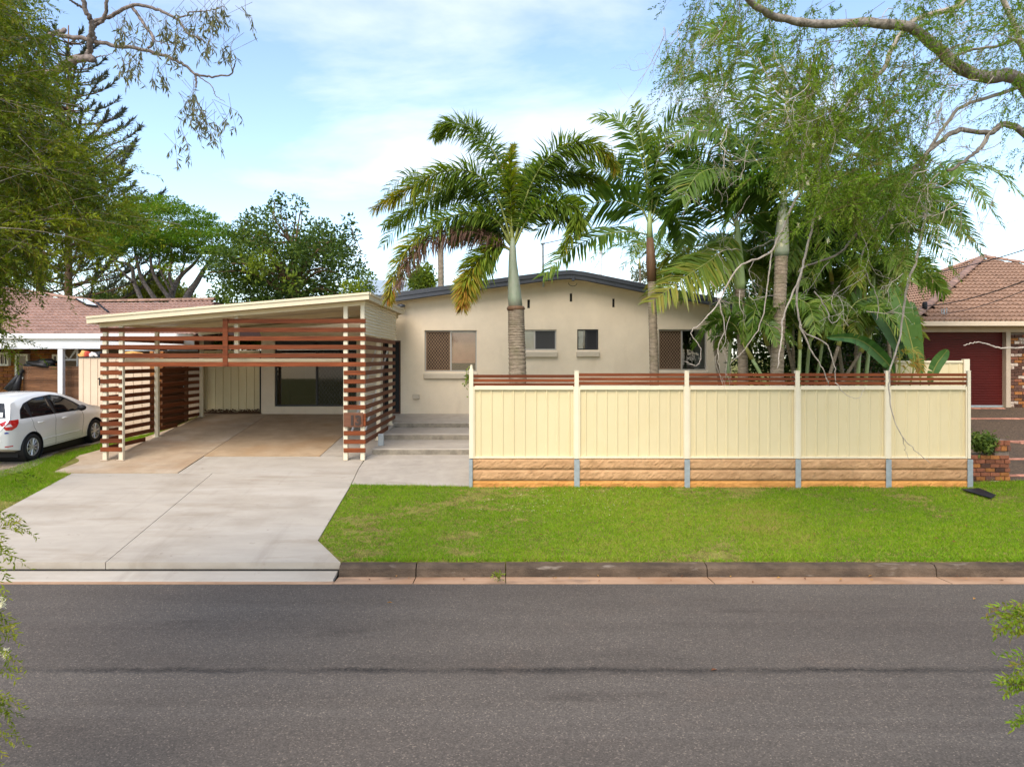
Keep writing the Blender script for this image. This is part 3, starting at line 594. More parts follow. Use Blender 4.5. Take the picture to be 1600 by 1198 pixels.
# corrugated gable cladding on the right side
m = MB(); z = 3.31; rows = []; zz_ = np.arange(3.31, 4.105, 0.012)
m.grid([[(XRt + .055 + .016 * math.sin((zq - 3.31) / .076 * 2 * math.pi), y, zq) for zq in zz_] for y in (16.42, 18, 20, 21.25)])
m.build('corrugated_cladding', M['cream'], car, True)
# slats
sl_h = .102
zs_front = [2.631 + .1985 * i for i in range(5)]
def slat_x(x0, x1, z, y=YC - .075):
    return MB().cbox(x0, x1, y, y + .022, z - sl_h / 2, z + sl_h / 2, .003).build('slat', M['slat'], car)
for z in zs_front: slat_x(X_(157, 16.39), X_(571.5, 16.39), z)
slat_x(X_(348.5, 16.39), X_(571.5, 16.39), zs_front[-1] + .205)
for i in range(10): slat_x(X_(157, 16.39), X_(190.5, 16.39), 2.631 - .1965 * (i + 1))
for i in range(10):
    if i in (5, 6): continue
    slat_x(X_(537, 16.39), X_(571.3, 16.39), 2.631 - .1985 * (i + 1))
MB().cbox(X_(348.5, 16.38), X_(356.5, 16.38), YC - .10, YC - .0755, zs_front[0] - .05, zs_front[-1] + .26, .003).build('batten', M['slat'], car)
def slat_y(x, y0, y1, z):
    return MB().cbox(x, x + .022, y0, y1, z - sl_h / 2, z + sl_h / 2, .003).build('slat', M['slat_side'], car)
for i in range(13):                                   # right side
    z = 3.225 - .1985 * i
    y1 = 20.95
    while P(y1) + .09 > z and y1 > 16.6: y1 -= .1
    if z > 0.82: slat_y(XRt + .052, YC - .05, max(y1, 17.0) if y1 < 20.9 else y1, z)
for i in range(15):                                   # left side
    z = 3.225 - .1965 * i
    if z < 0.66: break
    y1 = 21.9
    while P(y1) + .05 > z and y1 > 17: y1 -= .1
    slat_y(XL - .074, YC + .02, y1, z)
# number board
x0, x1, z0, z1 = X_(537, 16.36), X_(567.5, 16.36), Z_(667, 16.36), Z_(644.5, 16.36)
nb = MB().cbox(x0, x1, YC - .115, YC - .078, z0, z1, .006).build('number_board', M['plate13'], car)
MB().cbox(x1 + .004, x1 + .06, YC - .10, YC - .07, z0 + .02, z1 - .02, .006).build('letter_slot', M['slat'], nb)
def digits(txt, x0, z0, hgt_, y, material, parent, name='digit'):
    cur = bpy.data.curves.new('txt', 'FONT'); cur.body = txt; cur.size = hgt_ / 0.72; cur.extrude = 0.008; cur.offset = 0.013
    o = bpy.data.objects.new('txt', cur); COL.objects.link(o); dg = bpy.context.evaluated_depsgraph_get()
    me = bpy.data.meshes.new_from_object(o.evaluated_get(dg)); bpy.data.objects.remove(o)
    me.materials.clear(); me.materials.append(material)
    q = bpy.data.objects.new(name, me); COL.objects.link(q); q.location = (x0, y, z0); q.rotation_euler = (R(90), 0, 0); W[q.name] = Vector((x0, y, z0)); adopt(q, parent); return q
digits('1', X_(545, 16.33), Z_(663.5, 16.33), .22, YC - .124, M['digit'], nb)
digits('3', X_(554.5, 16.33), Z_(663.5, 16.33), .22, YC - .124, M['digit'], nb)
# rails hung across inside the carport
MB().cbox(X_(192, 16.9), X_(535, 16.9), 16.86, 16.96, Z_(565.5, 16.9), Z_(560, 16.9), .02).build('cross_rail', M['cream'], car)
MB().tube([at(191, 547.5, 19.5), at(309, 547.5, 19.5)], .018, 8).build('hanging_rod', M['galv'], car)
MB().tube([at(433, 546, 20.5), at(557, 545, 20.5)], .03, 8).build('tube_light', M['white_paint'], car)
MB().tube([at(541, 548, 19.5), at(545, 556, 19.6), at(541, 566, 19.7)], .015, 6).build('tube_light_cable', M['white_paint'], car)
# grey meter box beside the steps
p = at(595.5, 697, 17.6); b_ = Vector((p.x, p.y, P(17.6)))
mb_ = thing('meter_box', b_, 'small grey metal box on a short stem beside the lowest step', 'utility box')
MB().cbox(p.x - .068, p.x + .068, p.y - .05, p.y + .05, Z_(696, 17.6), Z_(677.5, 17.6), .008).build('box', M['galv'], mb_)
MB().tube([b_ - Vector((0, 0, .05)), Vector((p.x, p.y, Z_(695, 17.6)))], .03, 8).build('stem', M['galv'], mb_)
# ladder leaning inside (white rails seen through the side slats)
la = thing('ladder', (-4.1, 20.3, P(20.3)), 'pale aluminium ladder leaning inside the carport behind the side slats', 'ladder')
for dx in (0, .36): MB().box(-4.0 - dx, -3.95 - dx, 19.6, 19.66, P(19.6) + .02, P(19.6) + .03).v
for k_, dx in enumerate((0, .36)):
    a = Vector((-3.75 - dx, 19.3, P(19.3) + .02)); b = Vector((-3.45 - dx, 21.3, 3.0))
    MB().tube([a, b], .028, 6).build('rail', M['white_paint'], la)
for t in np.linspace(.1, .92, 8):
    a = Vector((-3.75, 19.3, P(19.3) + .02)).lerp(Vector((-3.45, 21.3, 3.0)), t)
    MB().tube([a, a - Vector((.36, 0, 0))], .015, 6).build('rung', M['white_paint'], la)

# ================================================================ RETAINING WALL AND FRONT FENCE
zb = Z_(762, YF)
postpx = [736.5, 901, 1073, 1246, 1387, 1514]
xp = [X_(p, YF) for p in postpx]
rw = thing('retaining_wall', (4.4, YF, zb), 'low tan concrete sleeper retaining wall with galvanised posts under the cream fence', 'wall')
def sleeper_mesh(x0, x1, z0, z1, material):
    nx = max(8, int((x1 - x0) / .045)); nz = 5; rows = []
    n_ = np.array([[rng.normal(0, .0035) for _ in range(nx + 1)] for _ in range(nz + 1)])
    for j in range(nz + 1):
        e = min(j, nz - j)
        rows.append([(x0 + (x1 - x0) * i / nx, YF + .01 - (0.024 if e else 0.004) + n_[j][i] * (1.0 if e else .3), z0 + (z1 - z0) * j / nz) for i in range(nx + 1)])
    m = MB().grid(rows); m.add([(x0, YF + .01, z1), (x1, YF + .01, z1), (x1, YF + .09, z1), (x0, YF + .09, z1), (x0, YF + .09, z0), (x1, YF + .09, z0)], [(0, 1, 2, 3), (3, 2, 5, 4)])
    return m.build('sleeper', material, rw)
rowz = [(Z_(732.8, YF), Z_(716.8, YF)), (Z_(749.9, YF), Z_(734.0, YF)), (Z_(767, YF), Z_(751.2, YF))]
for i in range(5):
    for j, (z0, z1) in enumerate(rowz): sleeper_mesh(xp[i] + .03, xp[i+1] - .03, z0, z1, M['sleeper'] if j < 2 else M['sleeper_low'])
for i, x in enumerate(xp):
    w = .055 if i else .035
    m = MB(); xo = x if i else x - .01
    m.box(xo - w, xo + w, YF - .045, YF - .035, zb - .1, Z_(717.2, YF)); m.box(xo - .006, xo + .006, YF - .035, YF + .10, zb - .1, Z_(717.2, YF)); m.box(xo - w, xo + w, YF + .10, YF + .11, zb - .1, Z_(717.2, YF))
    m.build('steel_post', M['galv'], rw)
fe = thing('front_fence', (4.4, YF, Z_(716, YF)), 'cream ribbed metal front fence topped with red brown timber slats', 'fence')
ztop = Z_(580, YF)
for i, x in enumerate(xp):
    if i == 0:
        MB().cbox(x - .045, x + .04, YF - .02, YF + .06, Z_(716, YF), Z_(576.5, YF), .006).build('post', M['cream_post'], fe)
        MB().lathe([(.03, 0), (.03, .04), (.022, .05), (.026, .075), (0, .09)], (x, YF + .02, Z_(576.5, YF)), 10).build('post_cap', M['cream_post'], fe)
    else:
        w = .045 if i < 5 else .03
        MB().cbox(x - w, x + w, YF - .02, YF + .06, Z_(716.5, YF), ztop, .006).build('post', M['cream_post'], fe)
        MB().cbox(x - w - .004, x + w + .004, YF - .025, YF + .065, ztop, ztop + .014, .004).build('post_cap', M['cream_post'], fe)
def ribbed(x0, x1, y, z0, z1, pitch=.222, rib=.055, d=.015, ph=.10):
    pr = [(x0, 0)]; x = x0 + ph
    while x < x1 - .05:
        pr += [(x, 0), (x + .016, -d), (x + rib - .016, -d), (x + rib, 0)]
        x += pitch
    pr = sorted([p for p in pr if p[0] < x1] + [(x1, 0)])
    return MB().grid([[(a, y + b, z0) for a, b in pr], [(a, y + b, z1) for a, b in pr]])
for i in range(5):
    a, b = xp[i] + (.055 if i else .05), xp[i+1] - .05
    dy = 2.2 if i == 0 else 0
    ribbed(a, b, YF + .035, Z_(713.5, YF), Z_(608, YF), (b - a) / round((b - a) / .222)).build('fence_sheet', M['sheet'], fe)
    for e0, e1 in ((a - .012, a + .016), (b - .016, b + .012)): MB().box(e0, e1, YF - .008, YF + .05, Z_(716, YF), Z_(604, YF)).build('side_channel', M['cream'], fe)
    MB().cbox(a + .018, b - .018, YF - .012, YF + .055, Z_(609, YF), Z_(605.2, YF), .004).build('top_rail', M['cream'], fe)
    MB().cbox(a + .019, b - .019, YF - .004, YF + .05, Z_(605.1, YF), Z_(602.6, YF), .002).build('rail_capping', M['cream_post'], fe)
    MB().cbox(a + .018, b - .018, YF - .012, YF + .055, Z_(716, YF), Z_(713.4, YF), .004).build('bottom_rail', M['cream'], fe)
    for (q0, q1) in ((583.2, 587.9), (589.8, 594.6), (596.3, 601.3)):
        MB().cbox(a - .008, b + .008, YF + .004 + rng.normal(0, .001), YF + .026, Z_(q1 + dy, YF), Z_(q0 + dy, YF), .002).build('slat', M['slat'], fe)
# ivy on the first post
# ================================================================ NEIGHBOURS
def tile_mesh(w=.30, l=.37, mt=None):
    pr = []
    n = 12
    for i in range(n + 1):
        u = i / n; pr.append((u * w - w / 2, .024 * math.sin(u * 4 * math.pi)))
    m = MB().grid([[(x, l, z * .8) for x, z in pr], [(x, 0, z + .052) for x, z in pr], [(x, .012, z - .012) for x, z in pr]][::-1])
    me = bpy.data.meshes.new('tile'); me.from_pydata(m.v, [], m.f); me.materials.append(mt)
    for p in me.polygons: p.use_smooth = False
    return me
def inside(poly, x, y):
    c = False; n = len(poly)
    for i in range(n):
        (x1, y1), (x2, y2) = poly[i], poly[i-1]
        if (y1 > y) != (y2 > y) and x < (x2 - x1) * (y - y1) / (y2 - y1) + x1: c = not c
    return c
def tiled_face(O, U, V_, poly, me, out, pw=.30, pl=.325):
    U = Vector(U).normalized(); V_ = (Vector(V_) - U * Vector(V_).dot(U)).normalized(); N_ = U.cross(V_)
    us = [p[0] for p in poly]; vs = [p[1] for p in poly]
    v = min(vs); r = 0
    while v < max(vs):
        u = min(us) + (pw / 2 if r % 2 else 0)
        while u < max(us) + pw:
            if inside(poly, u, v + pl * .5):
                loc = Vector(O) + U * u + V_ * v + N_ * .03
                M4 = Matrix((( U.x, V_.x, N_.x, loc.x), (U.y, V_.y, N_.y, loc.y), (U.z, V_.z, N_.z, loc.z), (0, 0, 0, 1)))
                out.append((M4, me))
            u += pw
        v += pl; r += 1
    return U, V_, N_
def place_tiles(tiles, roof_obj, mt, budget=285):
    def score(t):
        l = t[0].translation; px = CX + l.x / l.y * FPX; py = CY - (l.z - CZ) / l.y * FPX
        vis = (-5 < px < 1605) and t[2]
        return (0 if vis else 1, l.y)
    tiles.sort(key=score)
    for M4, me, _ in tiles[:budget]:
        o = bpy.data.objects.new('tile', me); COL.objects.link(o); o.matrix_basis = M4; W[o.name] = M4.translation.copy(); adopt(o, roof_obj)
    rest = MB()
    for M4, me, _ in tiles[budget:]:
        rest.add([M4 @ v.co for v in me.vertices], [tuple(p.vertices) for p in me.polygons])
    if rest.v: rest.build('tile_field', mt, roof_obj, kind='stuff')
def plane_uv(O, U, V_, p):
    d = Vector(p) - Vector(O); return (d.dot(U), d.dot(V_))
def onplane(px, py, O, N_):
    d = Vector(((px - CX) / FPX, 1, -(py - CY) / FPX)); c = Vector((0, 0, CZ)); t = (Vector(O) - c).dot(N_) / d.dot(N_); return c + d * t
def ridge_caps(a, b, parent, n=None, r=.11):
    a, b = Vector(a), Vector(b); L_ = (b - a).length; n = n or int(L_ / .36); d = (b - a).normalized(); s = d.cross(Vector((0, 0, 1))).normalized(); u = s.cross(d)
    m = MB(); rows = []
    for t, rr in ((0, r * .92), (.37, r * 1.05), (.372, r * .8)):
        rows.append([(d * t + s * (rr * 1.15 * math.cos(q)) + u * (rr * .75 * math.sin(q))) for q in np.linspace(-.1, math.pi + .1, 9)])
    m.grid(rows); me = bpy.data.meshes.new('ridge_cap'); me.from_pydata(m.v, [], m.f); me.polygons.foreach_set('use_smooth', np.ones(len(me.polygons), bool)); me.materials.append(M['ridge'])
    for i in range(n): piece('ridge_cap', me, a + (b - a) * (i / n) + u * .02, parent)
BRK = {}
def brick_mesh(key, mt, L_=.23, H_=.076, D_=.1):
    if key not in BRK:
        m = MB().cbox(-L_ / 2, L_ / 2, 0, D_, 0, H_, .005); me = bpy.data.meshes.new('brick'); me.from_pydata(m.v, [], m.f); me.materials.append(mt); BRK[key] = me
    return BRK[key]
def brick_panel(parent, x0, x1, y, z0, z1, mix, course=.096, blen=.24, depth=.1, key='', rot=None):
    """bricks facing -Y; cut bricks at the ends"""
    nb_ = 0; z = z0; r = 0
    while z + course * .8 <= z1 + .02:
        x = x0 - (blen / 2 if r % 2 else 0)
        while x < x1 - .02:
            a, b = max(x, x0), min(x + blen - .012, x1)
            if b - a > .03:
                k = random.choices(range(len(mix)), [w for _, w in mix])[0]
                me = brick_mesh((key, k), mix[k][0], .228, course - .013, depth)
                piece('brick', me, ((a + b) / 2, y + random.uniform(-.004, .004), z), parent, scale=((b - a) / .228, 1, 1)); nb_ += 1
            x += blen
        z += course; r += 1
    return nb_
# ---- right neighbour
YG = 21.5
nr = thing('brick_garage_house', (X_(1560, YG), YG, 1.3), 'brick house with brown tiled hip roof and maroon garage door', 'house')
zg = Z_(636, YG)
gx0, gx1 = X_(1443, YG), X_(1571.5, YG)
zd1 = Z_(519, YG)
# roller door with real corrugation
m = MB(); zq = zg; rows = []; zl = []
while zq < zd1: zl += [(zq, .0), (zq + .05, -.012), (zq + .062, -.012), (zq + .074, .006)]; zq += .076
m.grid([[(x, YG + .16 + d, z) for z, d in zl] for x in (gx0 - .02, gx1 + .02)])
rdoor = m.build('roller_door', M['door_red'], nr)
MB().box(gx0, gx1, YG + .1, YG + .17, zg - .02, zg + .05).build('bottom_bar', M['galv'], rdoor)
MB().box(gx1 + .002, X_(1578.5, YG), YG - .02, YG + .2, zg - .05, zd1 + .1).build('door_jamb', M['taupe'], nr)
MB().box(X_(1429, YG), X_(1700, YG), YG - .06, YG + .2, zd1 + .002, Z_(509, YG)).build('lintel', M['taupe'], nr)
mixR = [(M['brick_dark'], 5), (M['brick_tan'], 2.2), (M['brick_pale'], 2.0), (M['brick_red'], 1)]
bw = MB().box(X_(1579, YG), 16.5, YG + .05, YG + .25, zg - .3, zd1).build('brick_wall', M['mortar'], nr)
brick_panel(bw, X_(1579, YG) + .005, X_(1640, YG), YG, zg - .1, zd1 - .02, mixR, key='r')
bw2 = MB().box(X_(1429, YG), gx0 - .03, YG + .05, YG + .25, zg - .3, zd1).build('brick_pier', M['mortar'], nr)
brick_panel(bw2, X_(1429, YG) + .005, gx0 - .01, YG, zg - .1, zd1 - .02, mixR, key='r')
MB().box(X_(1429, YG), X_(1429, YG) + .2, YG + .26, 29, zg - .3, zd1).build('side_wall', M['mortar'], nr)
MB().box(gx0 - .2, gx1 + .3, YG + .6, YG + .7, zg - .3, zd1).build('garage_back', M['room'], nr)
YE = 20.95; ze = Z_(503, YE)
MB().cbox(X_(1426, YE), 17, YE - .06, YE + .06, Z_(509.5, YE), Z_(502, YE), .012).build('gutter', mat('gutter_tan', (0.60, 0.48, 0.34), 0.5, 0.05), nr)
MB().box(X_(1428, YE), 17, YE + .06, YG + .1, Z_(509.3, YE), Z_(508.6, YE)).build('eave_lining', M['taupe'], nr)
O = Vector((X_(1426, YE), YE, ze)); apex = at(1537, 404, 26.8)
Ud = Vector((1, 0, 0)); Vd = Vector((0, apex.y - YE, apex.z - ze)).normalized(); Nd = Ud.cross(Vd)
far = onplane(1660, 423, O, Nd); er = Vector((17, YE, ze)); far2 = onplane(1760, 440, O, Nd)
face = [O, er, far2, apex]
rfo = MB(); rfo.add([p - Nd * .02 for p in face], [(0, 1, 2, 3)])
# left slope of the hip
bl = Vector((O.x, O.y + 2 * (apex.y - O.y), ze))
rfo.add([p - Vector((0, 0, .02)) for p in (O, apex, bl)], [(0, 1, 2)]); 
rfo.add([bl, apex, far2, er + Vector((0, 12, 0))], [(0, 1, 2, 3)])
rro = rfo.build('roof', M['tile_under'], nr)
tm = tile_mesh(mt=M['tile']); tl = []; o1 = []
tiled_face(O, Ud, Vd, [plane_uv(O, Ud, Vd, p) for p in face], tm, o1)
tl += [(a, b, True) for a, b in o1]
U2 = (O - bl).normalized(); V2 = apex - bl; V2 = (V2 - U2 * V2.dot(U2)).normalized(); o2 = []
tiled_face(bl, U2, V2, [plane_uv(bl, U2, V2, p) for p in (bl, O, apex)], tm, o2)
tl += [(a, b, True) for a, b in o2]
place_tiles(tl, rro, M['tile'])
ridge_caps(O + Vector((0, 0, .07)), apex + Vector((0, 0, .07)), rro)
ridge_caps(apex + Vector((0, 0, .05)), far2 + Vector((0, 0, .05)), rro)
ridge_caps(bl + Vector((0, 0, .05)), apex + Vector((0, 0, .05)), rro)
c = at(1445, 484, YE + .55)
cs = thing('cable_bracket', c, 'black cable insulator standing at the lower left corner of the brown tiled roof', 'bracket')
MB().lathe([(0, 0), (.05, .01), (.07, .05), (.07, .20), (.05, .24), (0, .25)], c, 10).build('insulator', M['black'], cs, True)
MB().tube([c + Vector((-.12, 0, -.22)), c + Vector((0, 0, .05))], .018, 6).build('arm', M['black'], cs)
MB().cbox(c.x - .35, c.x + .12, c.y - .12, c.y + .1, c.z - .3, c.z - .2, .02).build('flashing', M['bluegrey'], cs)
c2 = at(1475, 497, YE + .3)
m = MB().tube([c2, c2 + Vector((0, 0, .28))], .018, 6); m.tube([c2 + Vector((-.07, 0, .28)), c2 + Vector((-.07, 0, .14)), c2 + Vector((.08, 0, .14)), c2 + Vector((.08, 0, .30))], .014, 6)
tag(m.build('roof_hook', M['galv']), 'small grey forked cable hook above the tan gutter', 'bracket')
# driveway of the right neighbour: aggregate panels with brick bands
nd = struct(bpy.data.objects.new('neighbour_driveway', None)); COL.objects.link(nd); nd.location = (11.5, 17, .6); W[nd.name] = Vector(nd.location)
def RZ(Y): return float(np.interp(Y, [10.4, 14.2, 14.6, 21.4, 24], [-0.27, 0.15, 0.20, 1.29, 1.3])) + .004
m = MB(); yy = np.arange(14.75, 21.6, .3); m.grid([[(x, y, RZ(y) + .004) for x in (9.7, 10.5, 12, 14, 16.5)] for y in yy]); m.build('aggregate_panel', M['pebble'], nd)
bpm = brick_mesh('paver', M['brick_pink'], .228, .05, .11)
for yb_ in (15.0, 16.15, 17.6, 19.9, 21.15):
    for i in range(22):
        if yb_ > 17.8 or i > -1:
            piece('paver_brick', bpm, (9.85 + i * .24, yb_, RZ(yb_) - .03), nd, rot=(math.atan(.16), 0, 0))
dgl = Vector((1, -.55, 0)).normalized()
for i in range(16):
    q = Vector((9.8, 19.1, 0)) + dgl * (i * .25); 
    for k in range(2): piece('paver_brick', bpm, (q.x, q.y + k * .125, RZ(q.y) - .028), nd, rot=(math.atan(.12), 0, math.atan2(dgl.y, dgl.x)))
# brick letter box planter
YP = 14.75; px0, px1 = X_(1518, YP), X_(1580, YP); zpl = Z_(757, YP)
lb = thing('brick_planter', ((px0 + px1) / 2, YP + .25, zpl), 'small stepped red brick planter at the right end of the cream fence', 'planter')
xs1 = X_(1555, YP)
core = MB(); core.box(px0 + .02, px1 - .02, YP + .04, YP + .46, zpl - .1, Z_(712, YP)); core.box(xs1 + .02, px1 - .02, YP + .045, YP + .45, Z_(712, YP) + .001, Z_(688, YP)); core.build('core', M['mortar'], lb)
mixP = [(M['brick_red'], 6), (M['brick_tan'], 2), (M['brick_pale'], .5), (M['brick_dark'], 2)]
brick_panel(lb, px0, px1 - .02, YP, zpl, Z_(707, YP), mixP, course=.088, blen=.20, key='p')
brick_panel(lb, xs1, px1, YP + .004, Z_(704.5, YP), Z_(686.5, YP), mixP, course=.115, blen=.13, key='q')
# side fence return beside the garage
ys_ = 17.6
sf = thing('side_fence', (X_(1470, ys_), ys_, .8), 'short cream metal side fence in front of the maroon garage door', 'fence')
ribbed(X_(1400, ys_), X_(1504, ys_), ys_, .7, Z_(566, ys_), .24).build('fence_sheet', M['sheet'], sf)
MB().cbox(X_(1400, ys_), X_(1504, ys_), ys_ - .03, ys_ + .04, Z_(567, ys_), Z_(563.5, ys_), .005).build('top_rail', M['cream'], sf)
MB().cbox(X_(1504.5, ys_), X_(1513.5, ys_), ys_ - .05, ys_ + .07, .6, Z_(561, ys_), .006).build('post', M['cream_post'], sf)
# boundary fence between the two blocks
bf = thing('boundary_fence', (9.45, 19, .6), 'cream metal boundary fence running back behind the palms', 'fence')
m = MB(); pr = []
for y in np.arange(17.7, 22, .222): pr += [(y, 0), (y + .12, 0), (y + .14, .02), (y + .2, .02)]
m.grid([[(9.45 + d, y, z) for y, d in pr] for z in (.6, 2.2)]); m.build('fence_sheet', M['sheet'], bf)

# ---- left neighbour
YL = 21.8
nl = thing('tiled_house', (X_(80, YL), YL + 2, .8), 'house with pink terracotta tiled roof and white patio on the left', 'house')
ze = Z_(523, YL); O = Vector((X_(-260, YL), YL, ze)); er = Vector((X_(352, YL), YL, ze))
Vd = Vector((0, 1, .36)).normalized(); Nd = Ud.cross(Vd)
tops = [onplane(px, py, O, Nd) for px, py in ((336, 471.5), (150, 474.5), (0, 453), (-260, 418))]
face = [O, er] + tops
ro = MB(); ro.add([p - Nd * .02 for p in face], [tuple(range(len(face)))])
bk = [Vector((p.x, 2 * max(t.y for t in tops) - YL, ze)) for p in (er, tops[1], tops[2], O)]
ro.add([tops[0], tops[1], bk[1], bk[0]], [(3, 2, 1, 0)]); ro.add([tops[1], tops[2], bk[2], bk[1]], [(3, 2, 1, 0)]); ro.add([tops[2], tops[3], bk[3], bk[2]], [(3, 2, 1, 0)])
ro.add([er, tops[0], bk[0]], [(0, 2, 1)])
nro = ro.build('roof', M['tile_under'], nl)
tmp = tile_mesh(mt=M['tile_pink']); o1 = []
tiled_face(O, Ud, Vd, [plane_uv(O, Ud, Vd, p) for p in face], tmp, o1)
place_tiles([(a, b, (a.translation.x > X_(-5, 24))) for a, b in o1], nro, M['tile_pink'])
M['ridge_p'] = M['ridge']
ridge_caps(tops[1] + Vector((0, 0, .05)), tops[0] + Vector((0, 0, .05)), nro)
ridge_caps(tops[1] + Vector((0, 0, .05)), tops[2] + Vector((0, 0, .05)), nro)
ridge_caps(tops[2] + Vector((0, 0, .05)), tops[3] + Vector((0, 0, .05)), nro)
# skylight and valley flashing
q = [onplane(px, py, O, Nd) + Nd * .10 for px, py in ((119, 472.5), (136, 473.5), (155, 484.8), (137, 482.5))]
sk = MB().prism(q, Nd * .06).build('skylight', M['black'], nro)
q2 = [Vector(p).lerp(sum(q, Vector()) / 4, .12) + Nd * .064 for p in q]; MB().add(q2, [(0, 1, 2, 3)]).build('skylight_pane', mat('skylight_pane', (0.7, 0.75, 0.78), 0.2), sk)
MB().tube([onplane(px, py, O, Nd) + Nd * .08 for px, py in ((152, 476), (160, 483), (170, 491))], .035, 6).build('valley_flashing', M['black'], nro)
# walls
zf = .75
wlL = MB().box(X_(-260, 23.4), X_(330, 23.4), 23.4, 23.6, zf - .3, ze + .3).build('wall', M['mortar'], nl)
mixL = [(M['brick_tan'], 6), (M['brick_red'], 1.5), (M['brick_dark'], 1)]
nbk = brick_panel(wlL, X_(-2, 23.3), X_(96, 23.3), 23.3, zf + .3, ze - .35, mixL, course=.1, blen=.3, key='l')
for (a, b, c_, d) in ((-14, 13, 550.5, 571.5), (23, 43, 553, 592), (81, 90.5, 553.5, 566)):
    x0, x1, z0, z1 = X_(a, 23.15), X_(b, 23.15), Z_(d, 23.15), Z_(c_, 23.15)
    w = frame_rect(MB(), x0, x1, z0, z1, 23.15, 23.28, .06).build('window', M['white_paint'], nl)
    MB().box(x0 + .06, x1 - .06, 23.2, 23.23, z0 + .06, z1 - .06).build('pane', M['glass_dark'], w)
    if a < 0:
        for t in (.25, .5, .75): MB().box(x0 + (x1 - x0) * t - .012, x0 + (x1 - x0) * t + .012, 23.17, 23.195, z0 + .06, z1 - .06).build('glazing_bar', M['white_paint'], w)
# white patio roof
yp = 20.6
pat = thing('white_patio', (X_(80, yp), yp + .8, zf), 'flat white patio roof on slender white posts beside the tiled house', 'patio')
zpt = Z_(521, yp)
MB().box(X_(-260, yp), X_(303, yp), yp, yp + .05, Z_(541, yp), Z_(530, yp)).build('fascia', M['white_paint'], pat)
MB().cbox(X_(-260, yp), X_(303, yp), yp - .10, yp + .02, Z_(530, yp) + .002, Z_(521.5, yp), .02).build('gutter', M['white_paint'], pat)
MB().box(X_(-260, yp), X_(303, yp), yp + .05, 22.1, Z_(529, yp), Z_(526, yp)).build('roof_sheet', M['white_paint'], pat)
MB().box(X_(-260, yp), X_(303, yp), yp - .03, yp + .045, Z_(544.8, yp), Z_(541, yp) - .002).build('shaded_edge', mat('shaded_white_paint', (0.55, 0.56, 0.58), 0.5), pat)  # grey lower band: shading along the patio fascia put into the colour
MB().cbox(X_(90.5, yp), X_(98.2, yp), yp - .02, yp + .12, zf - .2, Z_(544.9, yp), .008).build('post', M['white_paint'], pat)
for pts in (((98, 551), (108, 562), (120, 545)), ((100, 562), (121, 562)), ((121, 545), (121, 572))):
    MB().tube([at(a, b, yp + .9) for a, b in pts], .03, 6).build('frame_bar', M['white_paint'], pat)
# timber slat screen
ysn = 20.9
sn = thing('slat_screen', (X_(80, ysn), ysn, zf), 'weathered brown slatted timber screen under the white patio', 'screen')
for (a, b) in ((36, 90), (98.5, 125)):
    zt = Z_(572.5, ysn); k = 0
    while zt > Z_(628, ysn):
        MB().box(X_(a, ysn), X_(b, ysn), ysn, ysn + .02, zt - .045, zt).build('slat', M['old_timber'], sn); zt -= .056
    for xx in (a + 2, (a + b) / 2, b - 2): MB().box(X_(xx, ysn) - .035, X_(xx, ysn) + .035, ysn + .021, ysn + .07, zf - .2, Z_(573, ysn)).build('post', M['old_timber'], sn)
def lump(name, c, r, material, seed, flat=.6):
    bm = bmesh.new(); bmesh.ops.create_icosphere(bm, subdivisions=3, radius=1); rs = np.random.default_rng(seed); ph = rs.uniform(0, 6, 9)
    for v in bm.verts:
        k = 1 + .18 * math.sin(3.1 * v.co.x + ph[0]) + .14 * math.sin(5 * v.co.z + 4 * v.co.x + ph[1]) + .09 * math.sin(9 * v.co.y + 7 * v.co.x + ph[2]) + .06 * math.sin(15 * v.co.x + 11 * v.co.z + ph[3])
        v.co = Vector((c[0] + v.co.x * r[0] * k, c[1] + v.co.y * r[1] * k, c[2] + max(v.co.z, -flat) * r[2] * k))
    bm.verts.index_update(); m = MB(); m.v = [tuple(v.co) for v in bm.verts]; m.f = [tuple(v.index for v in f.verts) for f in bm.faces]; bm.free()
    return m.build(name, material, None, True)
c = at(62, 569, ysn + .15); tag(lump('folded_tarp', c, (.5, .2, .14), M['tarp'], 3), 'crumpled black tarp lying along the top of the slatted screen', 'tarp')
m = MB(); 
for (a, b) in (((12, 610), (36, 577)), ((16, 612), (30, 583)), ((24, 614), (33, 580))): m.tube([at(*a, 20.7), at(*b, 20.85)], [.12, .05], 8)
tag(m.build('furled_umbrella', M['tarp'], None, True), 'furled black fabric umbrella leaning beside the white car roof', 'umbrella')
# beige metal gate with coloured bags on top
ygt = 19.7; zt = Z_(559, ygt)
gt = thing('side_gate', (X_(178, ygt), ygt, .6), 'beige ribbed metal side gate behind the white car bonnet', 'gate')
ribbed(X_(123, ygt), X_(160, ygt), ygt, .5, zt, .2, .04, .016).build('gate_sheet', M['beige'], gt)
ribbed(X_(160.5, ygt), X_(234, ygt), ygt + .004, .5, zt, .24, .04, .016).build('gate_sheet', M['beige'], gt)
MB().cbox(X_(123, ygt), X_(234, ygt), ygt - .03, ygt + .04, zt, zt + .035, .005).build('top_rail', M['black'], gt)
MB().tube([at(153.5, 592, ygt - .05), at(155.5, 590, ygt - .08), at(155.5, 602, ygt - .05)], .018, 6).build('handle', M['black'], gt)
for i, (px, mt_, r_, lb_) in enumerate(((130, 'bag_y', .15, 'yellow'), (137.5, 'bag_r', .13, 'red'), (147, 'bag_w', .16, 'pale'), (152, 'tarp', .14, 'black'))):
    c = at(px, 556.5, ygt + .15); tag(lump('fabric_bag', c, (r_, .12, .13), M[mt_], 11 + i), f'{lb_} fabric bag lying on top of the beige side gate', 'bag')
